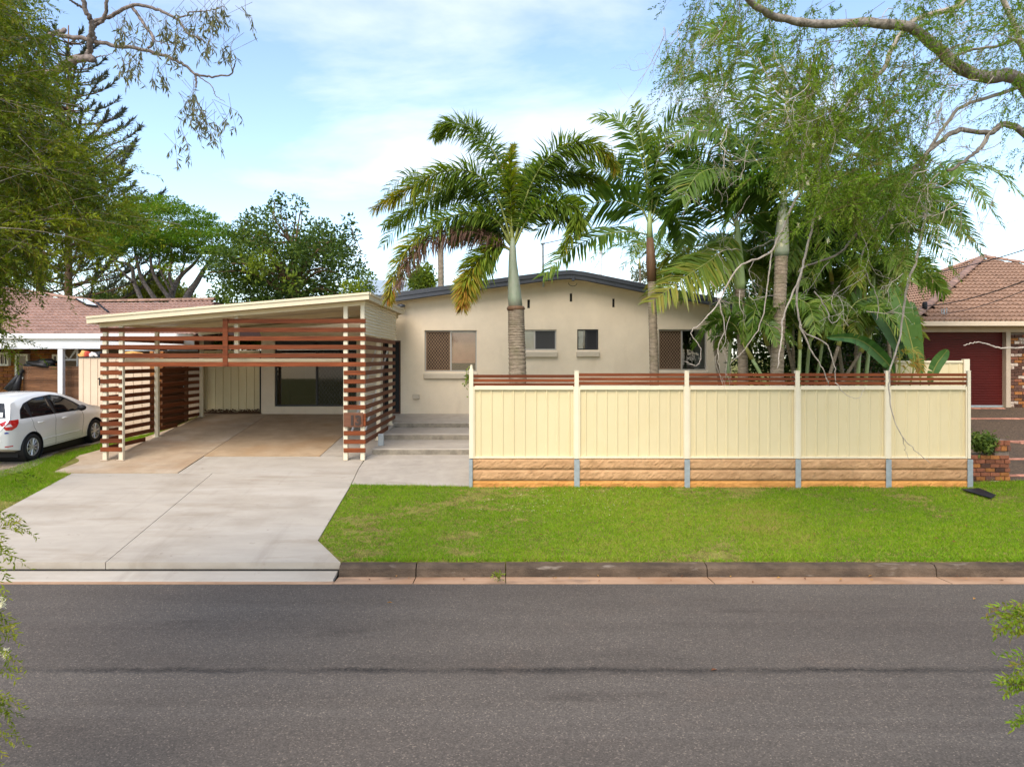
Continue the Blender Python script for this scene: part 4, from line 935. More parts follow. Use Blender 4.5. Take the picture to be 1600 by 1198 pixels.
# more of the coloured fabric further along
c = at(205, 553, ygt + .4); tag(lump('folded_cover', c, (.35, .15, .06), M['bag_y'], 20), 'folded yellow cover on the beige gate behind the carport slats', 'cover')
# brick pier, dark timber fence, ribbed panel and back fence behind the carport
yb = 20.3
bp_ = thing('brick_corner_pier', (X_(244, yb), yb, .7), 'orange brick pier behind the left slats of the carport', 'pier')
MB().box(X_(234, yb) + .01, X_(255, yb) - .01, yb + .03, yb + .3, .5, Z_(549, yb) - .005).build('core', M['mortar_pale'], bp_)
brick_panel(bp_, X_(234, yb), X_(255, yb), yb, .66, Z_(549, yb), [(M['brick_tan'], 5), (mat('orange_brick', (0.42, 0.17, 0.05), 0.85, 0.25, 14, 0.4, 60, objvar=.2), 5)], course=.09, blen=.2, key='c')
df = thing('dark_timber_fence', (-9.62, 20.7, .8), 'dark brown boarded timber fence at the left of the carport', 'fence')
zt = 2.5
while zt > .75:
    MB().box(-9.63, -9.60, 20.02, 21.5, zt - .10, zt).build('board', M['old_timber'], df); zt -= .106
MB().box(-9.60, -9.52, 21.4, 21.5, .7, 2.55).build('post', M['old_timber'], df)
MB().lathe([(0, -.02), (.03, -.01), (.03, .02), (0, .03)], at(286, 604, 21.35), 8).build('knob', M['galv'], df)
yr = 22.5
rpn = thing('ribbed_panel', (X_(300, yr), yr, .8), 'narrow finely ribbed beige metal panel at the rear left of the carport', 'panel')
m = MB(); pr = []
for x in np.arange(X_(284, yr), X_(317, yr), .076): pr += [(x, 0), (x + .05, 0), (x + .058, .02), (x + .068, .02)]
m.grid([[(x, yr + d, z) for x, d in pr] for z in (.6, Z_(566, yr))]); m.build('panel_sheet', M['beige'], rpn)
bfe = thing('rear_fence', (X_(365, 22.7), 22.7, .8), 'cream ribbed metal fence at the back of the carport beside the house corner', 'fence')
ribbed(X_(317.5, 22.7), X_(407, 22.7), 22.7, .8, Z_(549.5, 22.7), .25, .05, .02).build('fence_sheet', M['sheet'], bfe)
MB().box(X_(317.5, 22.7), X_(407, 22.7), 22.67, 22.74, Z_(549.5, 22.7), Z_(547.5, 22.7)).build('top_rail', M['cream'], bfe)
MB().box(X_(407.3, 22.7), X_(410, 22.7), 22.6, 22.7, .8, Z_(548, 22.7)).build('post', M['black'], bfe)  # black strip standing for the dark gap at the house corner, shade painted in
m = MB()
for i in range(260):
    p = Vector((random.uniform(X_(322, 22.4), X_(407, 22.4)), random.uniform(22.15, 22.65), 1.06 + random.uniform(0, .08))); d = Vector((random.uniform(-1, 1), random.uniform(-.5, .5), random.uniform(-.2, .4))) * .12
    m.add([p, p + d * .5 + Vector((0, 0, .02)), p + d, p + d * .5 - Vector((0, .03, .01))], [(0, 1, 2, 3)])
m.build('garden_litter', M['soil'], None, kind='stuff')
tag(bpy.data.objects['garden_litter'], 'brown leaf litter along the foot of the rear fence', 'leaf litter')
struct(MB().box(X_(319, 22.4), X_(408.5, 22.2), 22.13, 22.68, .8, 1.055).build('garden_bed', M['soil']))
# house far behind, blue grey roof
yb2 = 40
bh = thing('background_house', at(600, 470, yb2 + 3), 'blue grey metal roofed house behind the carport roof and palm', 'house')
a, b, c_ = at(545, 470, yb2), at(575, 440, yb2 + 3), at(690, 452, yb2 + 3)
MB().prism([a, at(690, 470, yb2), at(690, 448, yb2 + 3), b], (0, 0, .15)).build('roof', M['bluegrey'], bh)
MB().box(a.x + .5, a.x + 5, yb2 + .6, yb2 + 5, 1, a.z).build('wall', M['stucco'], bh)
# cables
def cable(pts, sag, r, label):
    a, b = Vector(pts[0]), Vector(pts[1]); q = [a.lerp(b, t) - Vector((0, 0, sag * 4 * t * (1 - t))) for t in np.linspace(0, 1, 24)]
    tag(MB().tube(q, r, 5).build('power_cable', M['wire']), label, 'cable')
cable((at(848, 381, 22), at(1080, 308, 26)), .15, .012, 'thin black cable running from the service mast up behind the palms')
cable((at(1445, 478, 21.4), at(1640, 424, 12)), .12, .012, 'black cable from the insulator across the brown tiled roof')
cable((at(1475, 490, 21.2), at(1640, 437, 12)), .10, .008, 'thin second cable from the forked hook across the tiled roof')
cable((at(1440, 428, 25), at(1660, 370, 14)), .12, .013, 'upper black cable passing over the apex of the brown tiled roof')

# ================================================================ CAR
def car_section(y):
    zt = float(np.interp(y, [0, .05, .13, .22, .36, .8, 1.3, 1.75, 2.15, 2.5, 2.85, 3.1, 3.5, 3.78, 3.92, 4.0], [.74, .88, 1.00, 1.20, 1.41, 1.475, 1.50, 1.49, 1.44, 1.32, 1.14, 1.02, .95, .86, .74, .58]))
    zsh = min(float(np.interp(y, [0, 1, 2.6, 3.4, 4], [.97, .955, .90, .84, .70])), zt - .03)
    wl_ = float(np.interp(y, [0, .08, .25, .6, 1.2, 2.6, 3.3, 3.7, 3.9, 4], [.60, .74, .81, .85, .865, .865, .85, .79, .70, .56]))
    zb_ = float(np.interp(y, [0, .3, .7, 1.2, 2.9, 3.4, 3.8, 4], [.34, .26, .20, .18, .18, .20, .24, .32]))
    cab = (zt - zsh) / .55; wr = wl_ - .28 * min(1, cab)
    k = min(1, cab)
    pts = [(0, zb_), (wl_ * .80, zb_), (wl_ * .955, zb_ + .04), (wl_ * .975, zb_ + .20), (wl_ * .985, (zb_ + zsh) / 2 + .06), (wl_ * 1.0, zsh - .10), (wl_ * .985, zsh - .03), (wl_ * .965, zsh),
           (wl_ * .965 + (wr - wl_ * .965) * .45, zsh + (zt - zsh) * .48), (wr + .02, zsh + (zt - zsh) * .86), (wr * .90, zsh + (zt - zsh) * .945), (wr * .6, zsh + (zt - zsh) * .985), (0, zt)]
    return pts
ysC = np.concatenate([[0, .02, .05, .09, .13, .18, .24, .30, .36, .45], np.arange(.55, 3.6, .1), [3.65, 3.72, 3.78, 3.85, 3.9, 3.95, 3.985, 4.0]])
SEC = {}
def sec(y):
    # smooth the polyline sections along y a little
    a = np.array(car_section(max(0, y - .04))); b = np.array(car_section(y)); c = np.array(car_section(min(4, y + .04))); return (a + 2 * b + c) / 4
def side_x(y, z):
    s = sec(y); zz2 = s[2:11, 1]; return float(np.interp(z, zz2, s[2:11, 0]))
CO = Vector((-11.62, 15.55, 0.0)); slope = (0.557 - 0.44) / 2.5; cz0 = .44 - .75 * slope
pitch_ = math.atan(slope)
def CW(x, y, z): return (CO.x + x, CO.y + y * math.cos(pitch_) - z * math.sin(pitch_), cz0 + z + y * slope)
cars = thing('hatchback_car', (CO.x, CO.y + 2, cz0 + 2 * slope), 'white five door hatchback car parked on the left driveway', 'car')
rows = []
for y in ysC:
    s = sec(y); r = [(-x, z) for x, z in s[:0:-1]] + [(x, z) for x, z in s[1:]]
    r = [(s[0][0], s[0][1])] + [(x, z) for x, z in s[1:]] + [(-x, z) for x, z in s[-2:0:-1]] + [(s[0][0], s[0][1])]
    rows.append([(x, y, z) for x, z in r])
bmv = MB().grid(rows); n_ = len(rows[0])
bmv.f.append(tuple(range(n_ - 1))); k = len(bmv.v); bmv.f.append(tuple(range(k - n_, k - 1))[::-1])
bm = bmesh.new(); vs = [bm.verts.new(v) for v in bmv.v]
for f in bmv.f:
    try: bm.faces.new([vs[i] for i in f])
    except ValueError: pass
bmesh.ops.remove_doubles(bm, verts=bm.verts, dist=1e-5); bmesh.ops.recalc_face_normals(bm, faces=bm.faces)
me = bpy.data.meshes.new('body_raw'); bm.to_mesh(me); bm.free()
body_raw = bpy.data.objects.new('body_raw', me); COL.objects.link(body_raw)
WHEELS = [(.75, .30), (3.25, .30)]; cutters = []
for wy, wr_ in WHEELS:
    bm = bmesh.new(); bmesh.ops.create_cone(bm, cap_ends=True, segments=40, radius1=.355, radius2=.355, depth=2.4, matrix=Matrix.Translation((0, wy, wr_)) @ Matrix.Rotation(R(90), 4, 'Y'))
    cm = bpy.data.meshes.new('cut'); bm.to_mesh(cm); bm.free(); co = bpy.data.objects.new('cut', cm); COL.objects.link(co); cutters.append(co)
    md = body_raw.modifiers.new('b', 'BOOLEAN'); md.operation = 'DIFFERENCE'; md.object = co; md.solver = 'EXACT'
dg = bpy.context.evaluated_depsgraph_get(); bme = bpy.data.meshes.new_from_object(body_raw.evaluated_get(dg))
bv = [CW(*v.co) for v in bme.vertices]; bfc = [tuple(p.vertices) for p in bme.polygons]
for o_ in cutters + [body_raw]: bpy.data.objects.remove(o_)
mbc = MB(); mbc.v = bv; mbc.f = bfc
body = mbc.build('body', M['carpaint'], cars, True)
try:
    for p in body.data.polygons: p.use_smooth = True
    body.data.set_sharp_from_angle(angle=R(35))
except Exception: pass
# dark wheel wells
for wy, _ in WHEELS:
    MB().lathe([(.353, -.86), (.353, .855)], CW(0, wy, .30), 30, axis='X').build('wheel_well', M['black'], body)
MB().box(-12.35, -10.9, CO.y + .4, CO.y + 3.7, cz0 + .14, cz0 + .30).build('underbody', M['black'], body)
def side_patch(poly, off, material, name, parent, step=.05, right=True):
    """a (y,z) outline laid on the car's flank, standing off by off"""
    ymin, ymax = min(p[0] for p in poly), max(p[0] for p in poly)
    m = MB(); rows = []
    def span(y):
        zsx = []
        n = len(poly)
        for i in range(n):
            (a, b), (c, d) = poly[i-1], poly[i]
            if (a <= y <= c) or (c <= y <= a):
                if abs(c - a) < 1e-9: zsx += [b, d]
                else: zsx.append(b + (d - b) * (y - a) / (c - a))
        return min(zsx), max(zsx)
    ny = max(2, int((ymax - ymin) / step)); sg = 1 if right else -1
    for i in range(ny + 1):
        y = ymin + (ymax - ymin) * i / ny; z0, z1 = span(min(max(y, ymin + 1e-4), ymax - 1e-4))
        rows.append([CW(sg * (side_x(y, z0 + (z1 - z0) * j / 5) + off), y, z0 + (z1 - z0) * j / 5) for j in range(6)])
    m.grid(rows); return m.build(name, material, parent, True)
for rt in (True, False):
    gh = side_patch([(.42, .985), (.50, 1.17), (.70, 1.30), (1.1, 1.385), (1.75, 1.405), (2.15, 1.33), (2.48, 1.17), (2.80, .975), (2.74, .925), (1.6, .955)], .003, M['black'], 'window_surround', body, right=rt)
    for poly in ([(.455, .995), (.53, 1.17), (.69, 1.265), (.73, 1.0)], [(.79, 1.0), (.80, 1.30), (1.05, 1.355), (1.52, 1.375), (1.56, .975)], [(1.64, .972), (1.60, 1.375), (1.74, 1.38), (2.10, 1.305), (2.42, 1.15), (2.66, .955)]):
        side_patch(poly, .008, M['glass_dark'], 'side_window', gh, right=rt)
    # door shut lines, handles, sill crease
    for ln in ([(.74, .96), (.80, .75), (1.02, .48), (1.08, .26)], [(1.58, .95), (1.575, .6), (1.60, .24)], [(2.66, .91), (2.72, .7), (2.66, .30)], [(1.1, .25), (2.6, .25)]):
        pts = []
        for (a, b) in zip(ln[:-1], ln[1:]):
            for t in np.linspace(0, 1, 10): y_, z_ = a[0] + (b[0]-a[0])*t, a[1] + (b[1]-a[1])*t; pts.append(CW((1 if rt else -1) * (side_x(y_, z_) + .0005), y_, z_))
        MB().tube(pts, .0035, 4).build('shut_line', M['black'], body)
    for yh in (1.02, 1.92):
        zh = .835 if yh < 1.5 else .825
        q = [CW((1 if rt else -1) * (side_x(yh + d, zh) + o_), yh + d, zh) for d, o_ in ((-.11, .005), (-.08, .03), (.06, .03), (.09, .005))]
        MB().tube(q, .014, 8).build('door_handle', M['carpaint'], body, True)
    pr_ = [(1.1, .33), (2.55, .33)]
    q = [CW((1 if rt else -1) * (side_x(y_, .40) + .001), y_, .40 + .02 * math.sin(y_)) for y_ in np.linspace(1.12, 2.6, 16)]
    MB().tube(q, .012, 6).build('door_crease', M['carpaint'], body, True)
    sg = 1 if rt else -1
    mc = Vector(CW(sg * (.865 + .10), 2.46, 1.0))
    bmm = bmesh.new(); bmesh.ops.create_uvsphere(bmm, u_segments=16, v_segments=10, radius=1)
    for v in bmm.verts: v.co = Vector((mc.x + v.co.x * .11, mc.y + v.co.y * .075, mc.z + v.co.z * .075))
    bmm.verts.index_update(); m = MB(); m.v = [tuple(v.co) for v in bmm.verts]; m.f = [tuple(v.index for v in f.verts) for f in bmm.faces]; bmm.free()
    mi = m.build('door_mirror', M['black'], body, True)
    MB().tube([CW(sg * .80, 2.5, .95), CW(sg * .88, 2.48, .955)], .025, 6).build('mirror_stem', M['black'], mi)
    # tail lamp: flank and rear return
    tlm = side_patch([(.035, .78), (.03, .93), (.12, .985), (.36, .985), (.34, .93), (.26, .82), (.16, .765)], .010, M['lamp_red'], 'tail_lamp', body, .03, right=rt)
    side_patch([(.04, .845), (.04, .90), (.16, .905), (.17, .85)], .014, M['lamp_clear'], 'lamp_lens', tlm, .03, right=rt)
    side_patch([(.06, .40), (.06, .425), (.20, .425), (.20, .40)], .008, M['lamp_red'], 'reflector', body, .03, right=rt)
    for wy, wr_ in WHEELS:
        xo = sg * .75
        tp = [(.205, -.09), (.24, -.10), (.29, -.095), (.302, -.07), (.305, 0), (.302, .07), (.29, .095), (.24, .10), (.205, .09)]
        wc = Vector(CW(xo, wy, wr_)); ty = MB().lathe(tp, wc, 36, axis='X').build('wheel', M['rubber'], cars, True)
        rm = MB(); rm.lathe([(.207, sg * .085), (.20, sg * .07), (.19, sg * .02), (.0, sg * .02)], wc, 30, axis='X'); rmo = rm.build('rim_barrel', mat('rim_shadow', (.06, .06, .06), .5, metal=.5), ty)
        m = MB(); m.lathe([(.206, sg * .088), (.198, sg * .095), (.186, sg * .088), (.184, sg * .05)], wc, 36, axis='X'); m.lathe([(.05, sg * .03), (.05, sg * .075), (.035, sg * .085), (0, sg * .086)], wc, 16, axis='X')
        for kk in range(10):
            a0 = 2 * math.pi * kk / 10 + .15
            for da in (-.105, .105):
                c0 = Vector((sg * .078, math.cos(a0 + da * 1.2) * .045, math.sin(a0 + da * 1.2) * .045)); c1 = Vector((sg * .085, math.cos(a0 + da * .9) * .19, math.sin(a0 + da * .9) * .19))
                m.tube([wc + c0, wc + c1], [.011, .012], 5)
        m.build('rim', M['rim'], ty)
# rear window, stickers and bumper detail
def rear_patch(y0, y1, w0, w1, off, material, name, sx=0):
    rows = []
    for i in range(7):
        y = y0 + (y1 - y0) * i / 6; s = sec(y); zt = s[-1][1]; w = w0 + (w1 - w0) * i / 6
        rows.append([CW(sx + w * t, y - off, float(np.interp(abs(w * t + sx), s[7:][::-1, 0], s[7:][::-1, 1])) + off * .6) for t in np.linspace(-1, 1, 15)])
    return MB().grid(rows).build(name, material, body, True)
rear_patch(.145, .325, .66, .52, .012, M['glass_dark'], 'rear_window')
st_ = rear_patch(.15, .20, .10, .08, .02, M['white_paint'], 'sticker', .50)
MB().cbox(-12.25, -10.98, CO.y - .012, CO.y + .03, cz0 + .52, cz0 + .56, .008).build('bumper_trim', M['carpaint'], body)
MB().cbox(-12.02, -11.22, CO.y - .02, CO.y + .02, cz0 + .34, cz0 + .42, .01).build('bumper_grille', M['black'], body)
side_patch([(.05, .70), (.05, .73), (.11, .735), (.12, .70)], .006, M['blue'], 'badge', body, .03)
# neighbour's driveway strip under the car (two paved tracks)
tr = MB(); 
for (x0, x1) in ((-14.5, -10.62),):
    ys_l = np.arange(14.6, 23.2, .4); tr.grid([[(x + (0.25 * math.sin(y * 1.7) if k else 0), y, hgt(x, y) + .016 if x < -10.7 else hgt(-10.7, y) + .018) for k, x in enumerate((x0, -12.5, x1))] for y in ys_l])
struct(tr.build('gravel_driveway', mat('packed_gravel', (0.27, 0.215, 0.16), 0.95, 0.3, 9, 0.6, 50, 0.1, blotch=((0.14, 0.10, 0.07), 1.0, .5, .75, .6))))
# small things on the verge
q = [G(*p) + Vector((0, 0, .03)) for p in ((1502, 767), (1530, 765.5), (1556, 776), (1549, 781))]
tag(MB().prism(q, (0, 0, .012)).build('rubber_mat', M['tarp']), 'flat black mat lying on the grass near the brick planter', 'mat')
# ================================================================ VEGETATION
def norm(a): return a / np.maximum(np.linalg.norm(a, axis=-1, keepdims=True), 1e-9)
def spline(pts, n):
    p = np.array([list(q) for q in pts], float)
    if len(p) == 2: return p[0] + (p[1] - p[0]) * np.linspace(0, 1, n)[:, None]
    p = np.vstack([2 * p[0] - p[1], p, 2 * p[-1] - p[-2]]); m = len(p) - 3; out_ = []
    for t in np.linspace(0, m - 1e-6, n):
        i = int(t); u = t - i; a, b, c, d = p[i:i+4]
        out_.append(.5 * ((2*b) + (-a + c)*u + (2*a - 5*b + 4*c - d)*u*u + (-a + 3*b - 3*c + d)*u**3))
    return np.array(out_)
class LB:                               # collects leaf strips
    def __init__(s): s.V = []; s.F = []; s.T = []; s.var = []; s.n = 0
    def strips(s, b, m, t, w, var):     # base, mid, tip, half-width vector
        n = len(b); V = np.stack([b - w * .45, b + w * .45, m + w, m - w, t], 1).reshape(-1, 3)
        i = np.arange(n)[:, None] * 5 + s.n
        s.F.append(np.concatenate([i + np.array([0, 1, 2, 3]), i + np.array([3, 2, 4])], 1).ravel()); s.T.append(np.tile([4, 3], n)); s.V.append(V)
        s.var.append(np.repeat(np.clip(var, 0, 1), 2)); s.n += 5 * n
    def quads(s, b, l, t, r, var):
        n = len(b); V = np.stack([b, l, t, r], 1).reshape(-1, 3); i = np.arange(n)[:, None] * 4 + s.n
        s.F.append((i + np.array([0, 1, 2, 3])).ravel()); s.T.append(np.full(n, 4)); s.V.append(V); s.var.append(np.clip(var, 0, 1)); s.n += 4 * n
    def leaves(s, p, d, nrm, L_, w, var, bend=.0):
        side = norm(np.cross(d, nrm)); up = norm(np.cross(side, d))
        mid = p + d * (L_ * .45)[:, None] + up * (L_ * bend)[:, None]
        s.quads(p, mid - side * w[:, None], p + d * L_[:, None], mid + side * w[:, None], var)
    def tris(s, a, b, c, var):
        n = len(a); V = np.stack([a, b, c], 1).reshape(-1, 3); i = np.arange(n)[:, None] * 3 + s.n
        s.F.append((i + np.array([0, 1, 2])).ravel()); s.T.append(np.full(n, 3)); s.V.append(V); s.var.append(np.clip(var, 0, 1)); s.n += 3 * n
    def build(s, name, material, parent=None, smooth=False):
        return link_np(name, np.concatenate(s.V), np.concatenate(s.F), np.concatenate(s.T), material, parent, smooth, var=np.concatenate(s.var))
def unit(n, r=None):
    return norm((r or rng).normal(size=(n, 3)))

GD, GM, GL = (0.018, 0.045, 0.010), (0.045, 0.10, 0.018), (0.11, 0.19, 0.03)
M['foxtail'] = leafmat('foxtail_leaf', [(0.035, 0.075, 0.012), (0.09, 0.155, 0.02), (0.19, 0.25, 0.022), (0.38, 0.26, 0.03), (0.28, 0.10, 0.02)], .5, .36, .25)
M['palm'] = leafmat('palm_leaf', [(0.03, 0.07, 0.012), (0.08, 0.15, 0.02), (0.145, 0.22, 0.03), (0.27, 0.26, 0.045), (0.34, 0.18, 0.04)], .45, .42, .28)
M['deadfrond'] = leafmat('dead_frond', [(0.06, 0.034, 0.024), (0.12, 0.068, 0.047), (0.22, 0.14, 0.10)], .8, .15, .1)
M['bottlebrush'] = leafmat('bottlebrush_leaf', [(0.035, 0.058, 0.006), (0.095, 0.135, 0.010), (0.21, 0.24, 0.014), (0.25, 0.17, 0.04)], .55, .38, .2)
M['bottlebrush_g'] = leafmat('verge_tree_leaf', [(0.035, 0.07, 0.008), (0.085, 0.16, 0.012), (0.18, 0.27, 0.018), (0.22, 0.19, 0.07)], .55, .38, .2)
M['gum'] = leafmat('gum_leaf', [(0.06, 0.065, 0.025), (0.13, 0.13, 0.045), (0.22, 0.19, 0.07)], .5, .3, .3)
M['broad'] = leafmat('broad_leaf', [(0.02, 0.045, 0.010), (0.055, 0.095, 0.016), (0.11, 0.16, 0.024), (0.20, 0.25, 0.02)], .55, .3, .2)
M['poinciana'] = leafmat('poinciana_leaf', [(0.03, 0.065, 0.008), (0.075, 0.15, 0.012), (0.15, 0.25, 0.016), (0.26, 0.16, 0.04)], .5, .4, .2)
M['pine'] = leafmat('pine_needle', [(0.035, 0.048, 0.032), (0.075, 0.088, 0.058), (0.12, 0.12, 0.08)], .7, .1, .2)
M['yellowbush'] = leafmat('yellow_bush_leaf', [(0.08, 0.10, 0.012), (0.19, 0.21, 0.02), (0.32, 0.31, 0.03)], .5, .3, .3)
M['greybush'] = leafmat('grey_scrub_leaf', [(0.06, 0.07, 0.03), (0.12, 0.13, 0.05), (0.20, 0.20, 0.09)], .6, .3, .2)
M['banana'] = leafmat('strelitzia_leaf', [(0.02, 0.06, 0.015), (0.06, 0.14, 0.03), (0.12, 0.21, 0.05), (0.30, 0.32, 0.06)], .38, .3, .45)
M['grass'] = leafmat('grass_blade', [(0.055, 0.125, 0.006), (0.13, 0.27, 0.008), (0.235, 0.36, 0.012), (0.38, 0.28, 0.10)], .6, .3, .15)
M['bark_grey'] = mat('bark_grey', (0.16, 0.125, 0.095), .9, .45, 12, 1.0, 24, .1, c2=(0.27, 0.235, 0.195), blotch=((0.07, 0.055, 0.045), 6, .5, .7, .7))
M['bark_pale'] = mat('bark_pale', (0.42, 0.36, 0.295), .9, .3, 14, .8, 40, .1, blotch=((0.20, 0.155, 0.12), 7, .52, .7, .7))
M['bark_brown'] = mat('bark_brown', (0.16, 0.10, 0.06), .95, .35, 8, .8, 30, .1)
M['bark_gum'] = mat('bark_gum', (0.12, 0.09, 0.075), .9, .5, 9, .7, 30, .1, c2=(.20, .165, .145))
M['palm_trunk'] = mat('palm_trunk', (0.22, 0.165, 0.115), .9, .35, 7, .9, 35, .1, stretch=(1, 1, 5), c2=(0.29, 0.235, 0.17), blotch=((0.12, 0.125, 0.05), 3.5, .48, .72, .5))
M['crownshaft'] = mat('crownshaft', (0.21, 0.245, 0.165), .5, .15, 5, .1, 20, .35, stretch=(3, 3, .5), blotch=((0.33, 0.29, 0.23), 3, .45, .75, .7))
M['crownshaft_g'] = mat('crownshaft_green', (0.30, 0.38, 0.15), .45, .12, 5, .1, 20, .4, stretch=(3, 3, .5))
M['crownshaft_b'] = mat('crownshaft_brown', (0.13, 0.07, 0.035), .6, .3, 5, .2, 20, .3, stretch=(3, 3, .5))
M['rachis'] = mat('rachis', (0.22, 0.24, 0.06), .5, .2, 5)
M['rachis_dead'] = mat('rachis_dead', (0.15, 0.08, 0.045), .8, .2, 5)
M['flower'] = mat('cream_blossom', (0.72, 0.68, 0.45), .8, .1, 10)

def frond(parent, pts, n=110, L_=.55, w=.022, plum=False, mat_='palm', v0=.25, v1=.35, vtip=.0, droop=.25, start=.12, r0=.025, seed=0, sweep=.55, vee=.35, roll=None):
    r = np.random.default_rng(seed); c = spline(pts, 40); tt = np.linspace(0, 1, 40)
    tang = norm(np.gradient(c, axis=0))
    def interp(arr, t): return np.stack([np.interp(t, tt, arr[:, k]) for k in range(3)], 1)
    ns = n if plum else n
    t = np.sort(r.uniform(start, 1, ns * (3 if plum else 2))); N_ = len(t)
    p = interp(c, t); tg = norm(interp(tang, t)); up = np.array([0, 0, 1.0])
    side = norm(np.cross(tg, up) + 1e-6); upl = norm(np.cross(side, tg))
    ra = r.uniform(.35, 1.05) * r.choice([-1, 1]) if roll is None else roll
    if not plum: side, upl = side * math.cos(ra) + upl * math.sin(ra), upl * math.cos(ra) - side * math.sin(ra)
    if plum: ang = r.uniform(0, 2 * math.pi, N_); d = side * np.cos(ang)[:, None] + upl * (np.sin(ang) * .9 + .08)[:, None]
    else:
        sg = np.where(np.arange(N_) % 2 == 0, 1.0, -1.0); d = side * sg[:, None] + upl * (vee + r.normal(0, .10, N_))[:, None]
    prof = np.interp((t - start) / (1 - start), [0, .08, .3, .65, 1], [.45, .75, 1.0, .85, .38])
    Ln = L_ * prof * r.uniform(.8, 1.15, N_)
    sw = sweep + .5 * np.clip((t - .6) / .4, 0, 1)
    d = norm(d + tg * sw[:, None] + r.normal(0, .09, (N_, 3)))
    g = np.array([0, 0, -1.0])
    mid = p + d * (Ln * .5)[:, None] + g * (Ln * droop * .25)[:, None]
    d2 = norm(d + g * droop * 1.3); tip = mid + d2 * (Ln * .5)[:, None]
    wv = norm(np.cross(d, upl + r.normal(0, .35, (N_, 3)))) * (w * r.uniform(.7, 1.1, N_) * np.sqrt(prof))[:, None]
    var = r.normal(v0, .09, N_) + (v1 - v0) * t + vtip * np.clip((t - .45) / .55, 0, 1) * r.uniform(.3, 1.2, N_)
    m = MB().tube([Vector(q) for q in c[::2]], list(np.linspace(r0, .004, 20)), 5)
    fr = m.build('frond', M['rachis_dead'] if mat_ == 'deadfrond' else M['rachis'], parent, True)
    lb = LB(); lb.strips(p, mid, tip, wv, var); lb.build('leaflets', M[mat_], fr)['kind'] = 'stuff'
    return fr
def pf(pts, Y, dy):                      # pixel path with depth drift dy
    n = len(pts); return [at(a, b, Y + dy * (i / (n - 1)) ** 1.2) for i, (a, b) in enumerate(pts)]
def trunk_mesh(name, path, radii, material, parent, ring=.12, amp=.05, n=18):
    c = spline(path, 90); tt = np.linspace(0, 1, 90); L_ = np.linalg.norm(np.diff(c, axis=0), axis=1).sum()
    m = MB(); rr = []; pts = []
    N_ = int(L_ / ring) * 4; 
    for i in range(N_ + 1):
        t = i / N_; rad = np.interp(t, np.linspace(0, 1, len(radii)), radii); k = [0, -amp, -amp * .2, 0.02][i % 4]
        pts.append(Vector([np.interp(t, tt, c[:, j]) for j in range(3)])); rr.append(rad * (1 + k + random.uniform(-.012, .012)))
    return m.tube(pts, rr, n).build(name, material, parent, True)
# ---- foxtail palm in front of the house
YA = 17.6
pa = thing('foxtail_palm', at(809, 600, YA), 'thick trunked foxtail palm with bushy fronds left of the others, before the beige wall', 'palm tree')
trunk_mesh('trunk', [Vector((X_(810, YA), YA, .6)), at(808.5, 575, YA), at(807, 520, YA), at(806.5, 484, YA)], [.235, .22, .212, .205], M['palm_trunk'], pa, .105, .06)
MB().tube([at(806, 486, YA), at(806, 482, YA), at(806, 478.5, YA)], [.20, .232, .20], 20).build('leaf_scar_ring', M['crownshaft_b'], pa, True)
MB().tube([at(806, 482, YA), at(804, 465, YA), at(802.5, 435, YA), at(801, 408, YA), at(801, 388, YA), at(801, 372, YA)], [.175, .172, .14, .105, .085, .05], 18).build('crownshaft', M['crownshaft'], pa, True)
FA = [([(801, 385), (793, 320), (778, 250), (742, 204), (700, 193), (679, 214)], 1.0, .25, .15), ([(801, 385), (798, 310), (797, 262), (803, 228)], .3, .45, .1), ([(801, 385), (775, 305), (735, 268), (680, 272), (630, 300), (584, 326)], -.6, .3, .45),
      ([(801, 388), (770, 340), (715, 335), (660, 365), (622, 415), (606, 468)], -1.0, .32, .42), ([(801, 392), (776, 385), (748, 408), (730, 440), (722, 478)], -.9, .4, .5), ([(802, 385), (825, 300), (858, 245), (900, 222), (940, 235), (962, 265)], -.5, .3, .35),
      ([(802, 388), (830, 335), (870, 318), (905, 335), (880, 390)], -.9, .28, .2), ([(802, 385), (828, 318), (868, 276), (915, 272), (945, 292)], .7, .25, .3), ([(801, 385), (765, 318), (715, 292), (655, 318), (600, 352)], 1.3, .22, .2), ([(801, 386), (806, 330), (822, 280), (850, 258)], 1.4, .2, .1), ([(801, 388), (770, 355), (735, 350), (705, 375)], 1.2, .15, .1)]
for i, (pp, dy, v, vt) in enumerate(FA): frond(pa, pf(pp, YA, dy), 170 if i == 1 else 280, .42 if i == 1 else .66, .024, True, 'foxtail', v, v + .05, vt, .5, .13, .03, 100 + i, .9 if i == 1 else .5)
dfr = frond(pa, pf([(800, 392), (775, 376), (730, 362), (680, 372), (645, 400), (622, 445)], YA, -1.2), 210, .55, .016, True, 'deadfrond', .3, .5, .3, .75, .10, .03, 140, .45); dfr['label'] = 'dead brown frond hanging from the foxtail palm'
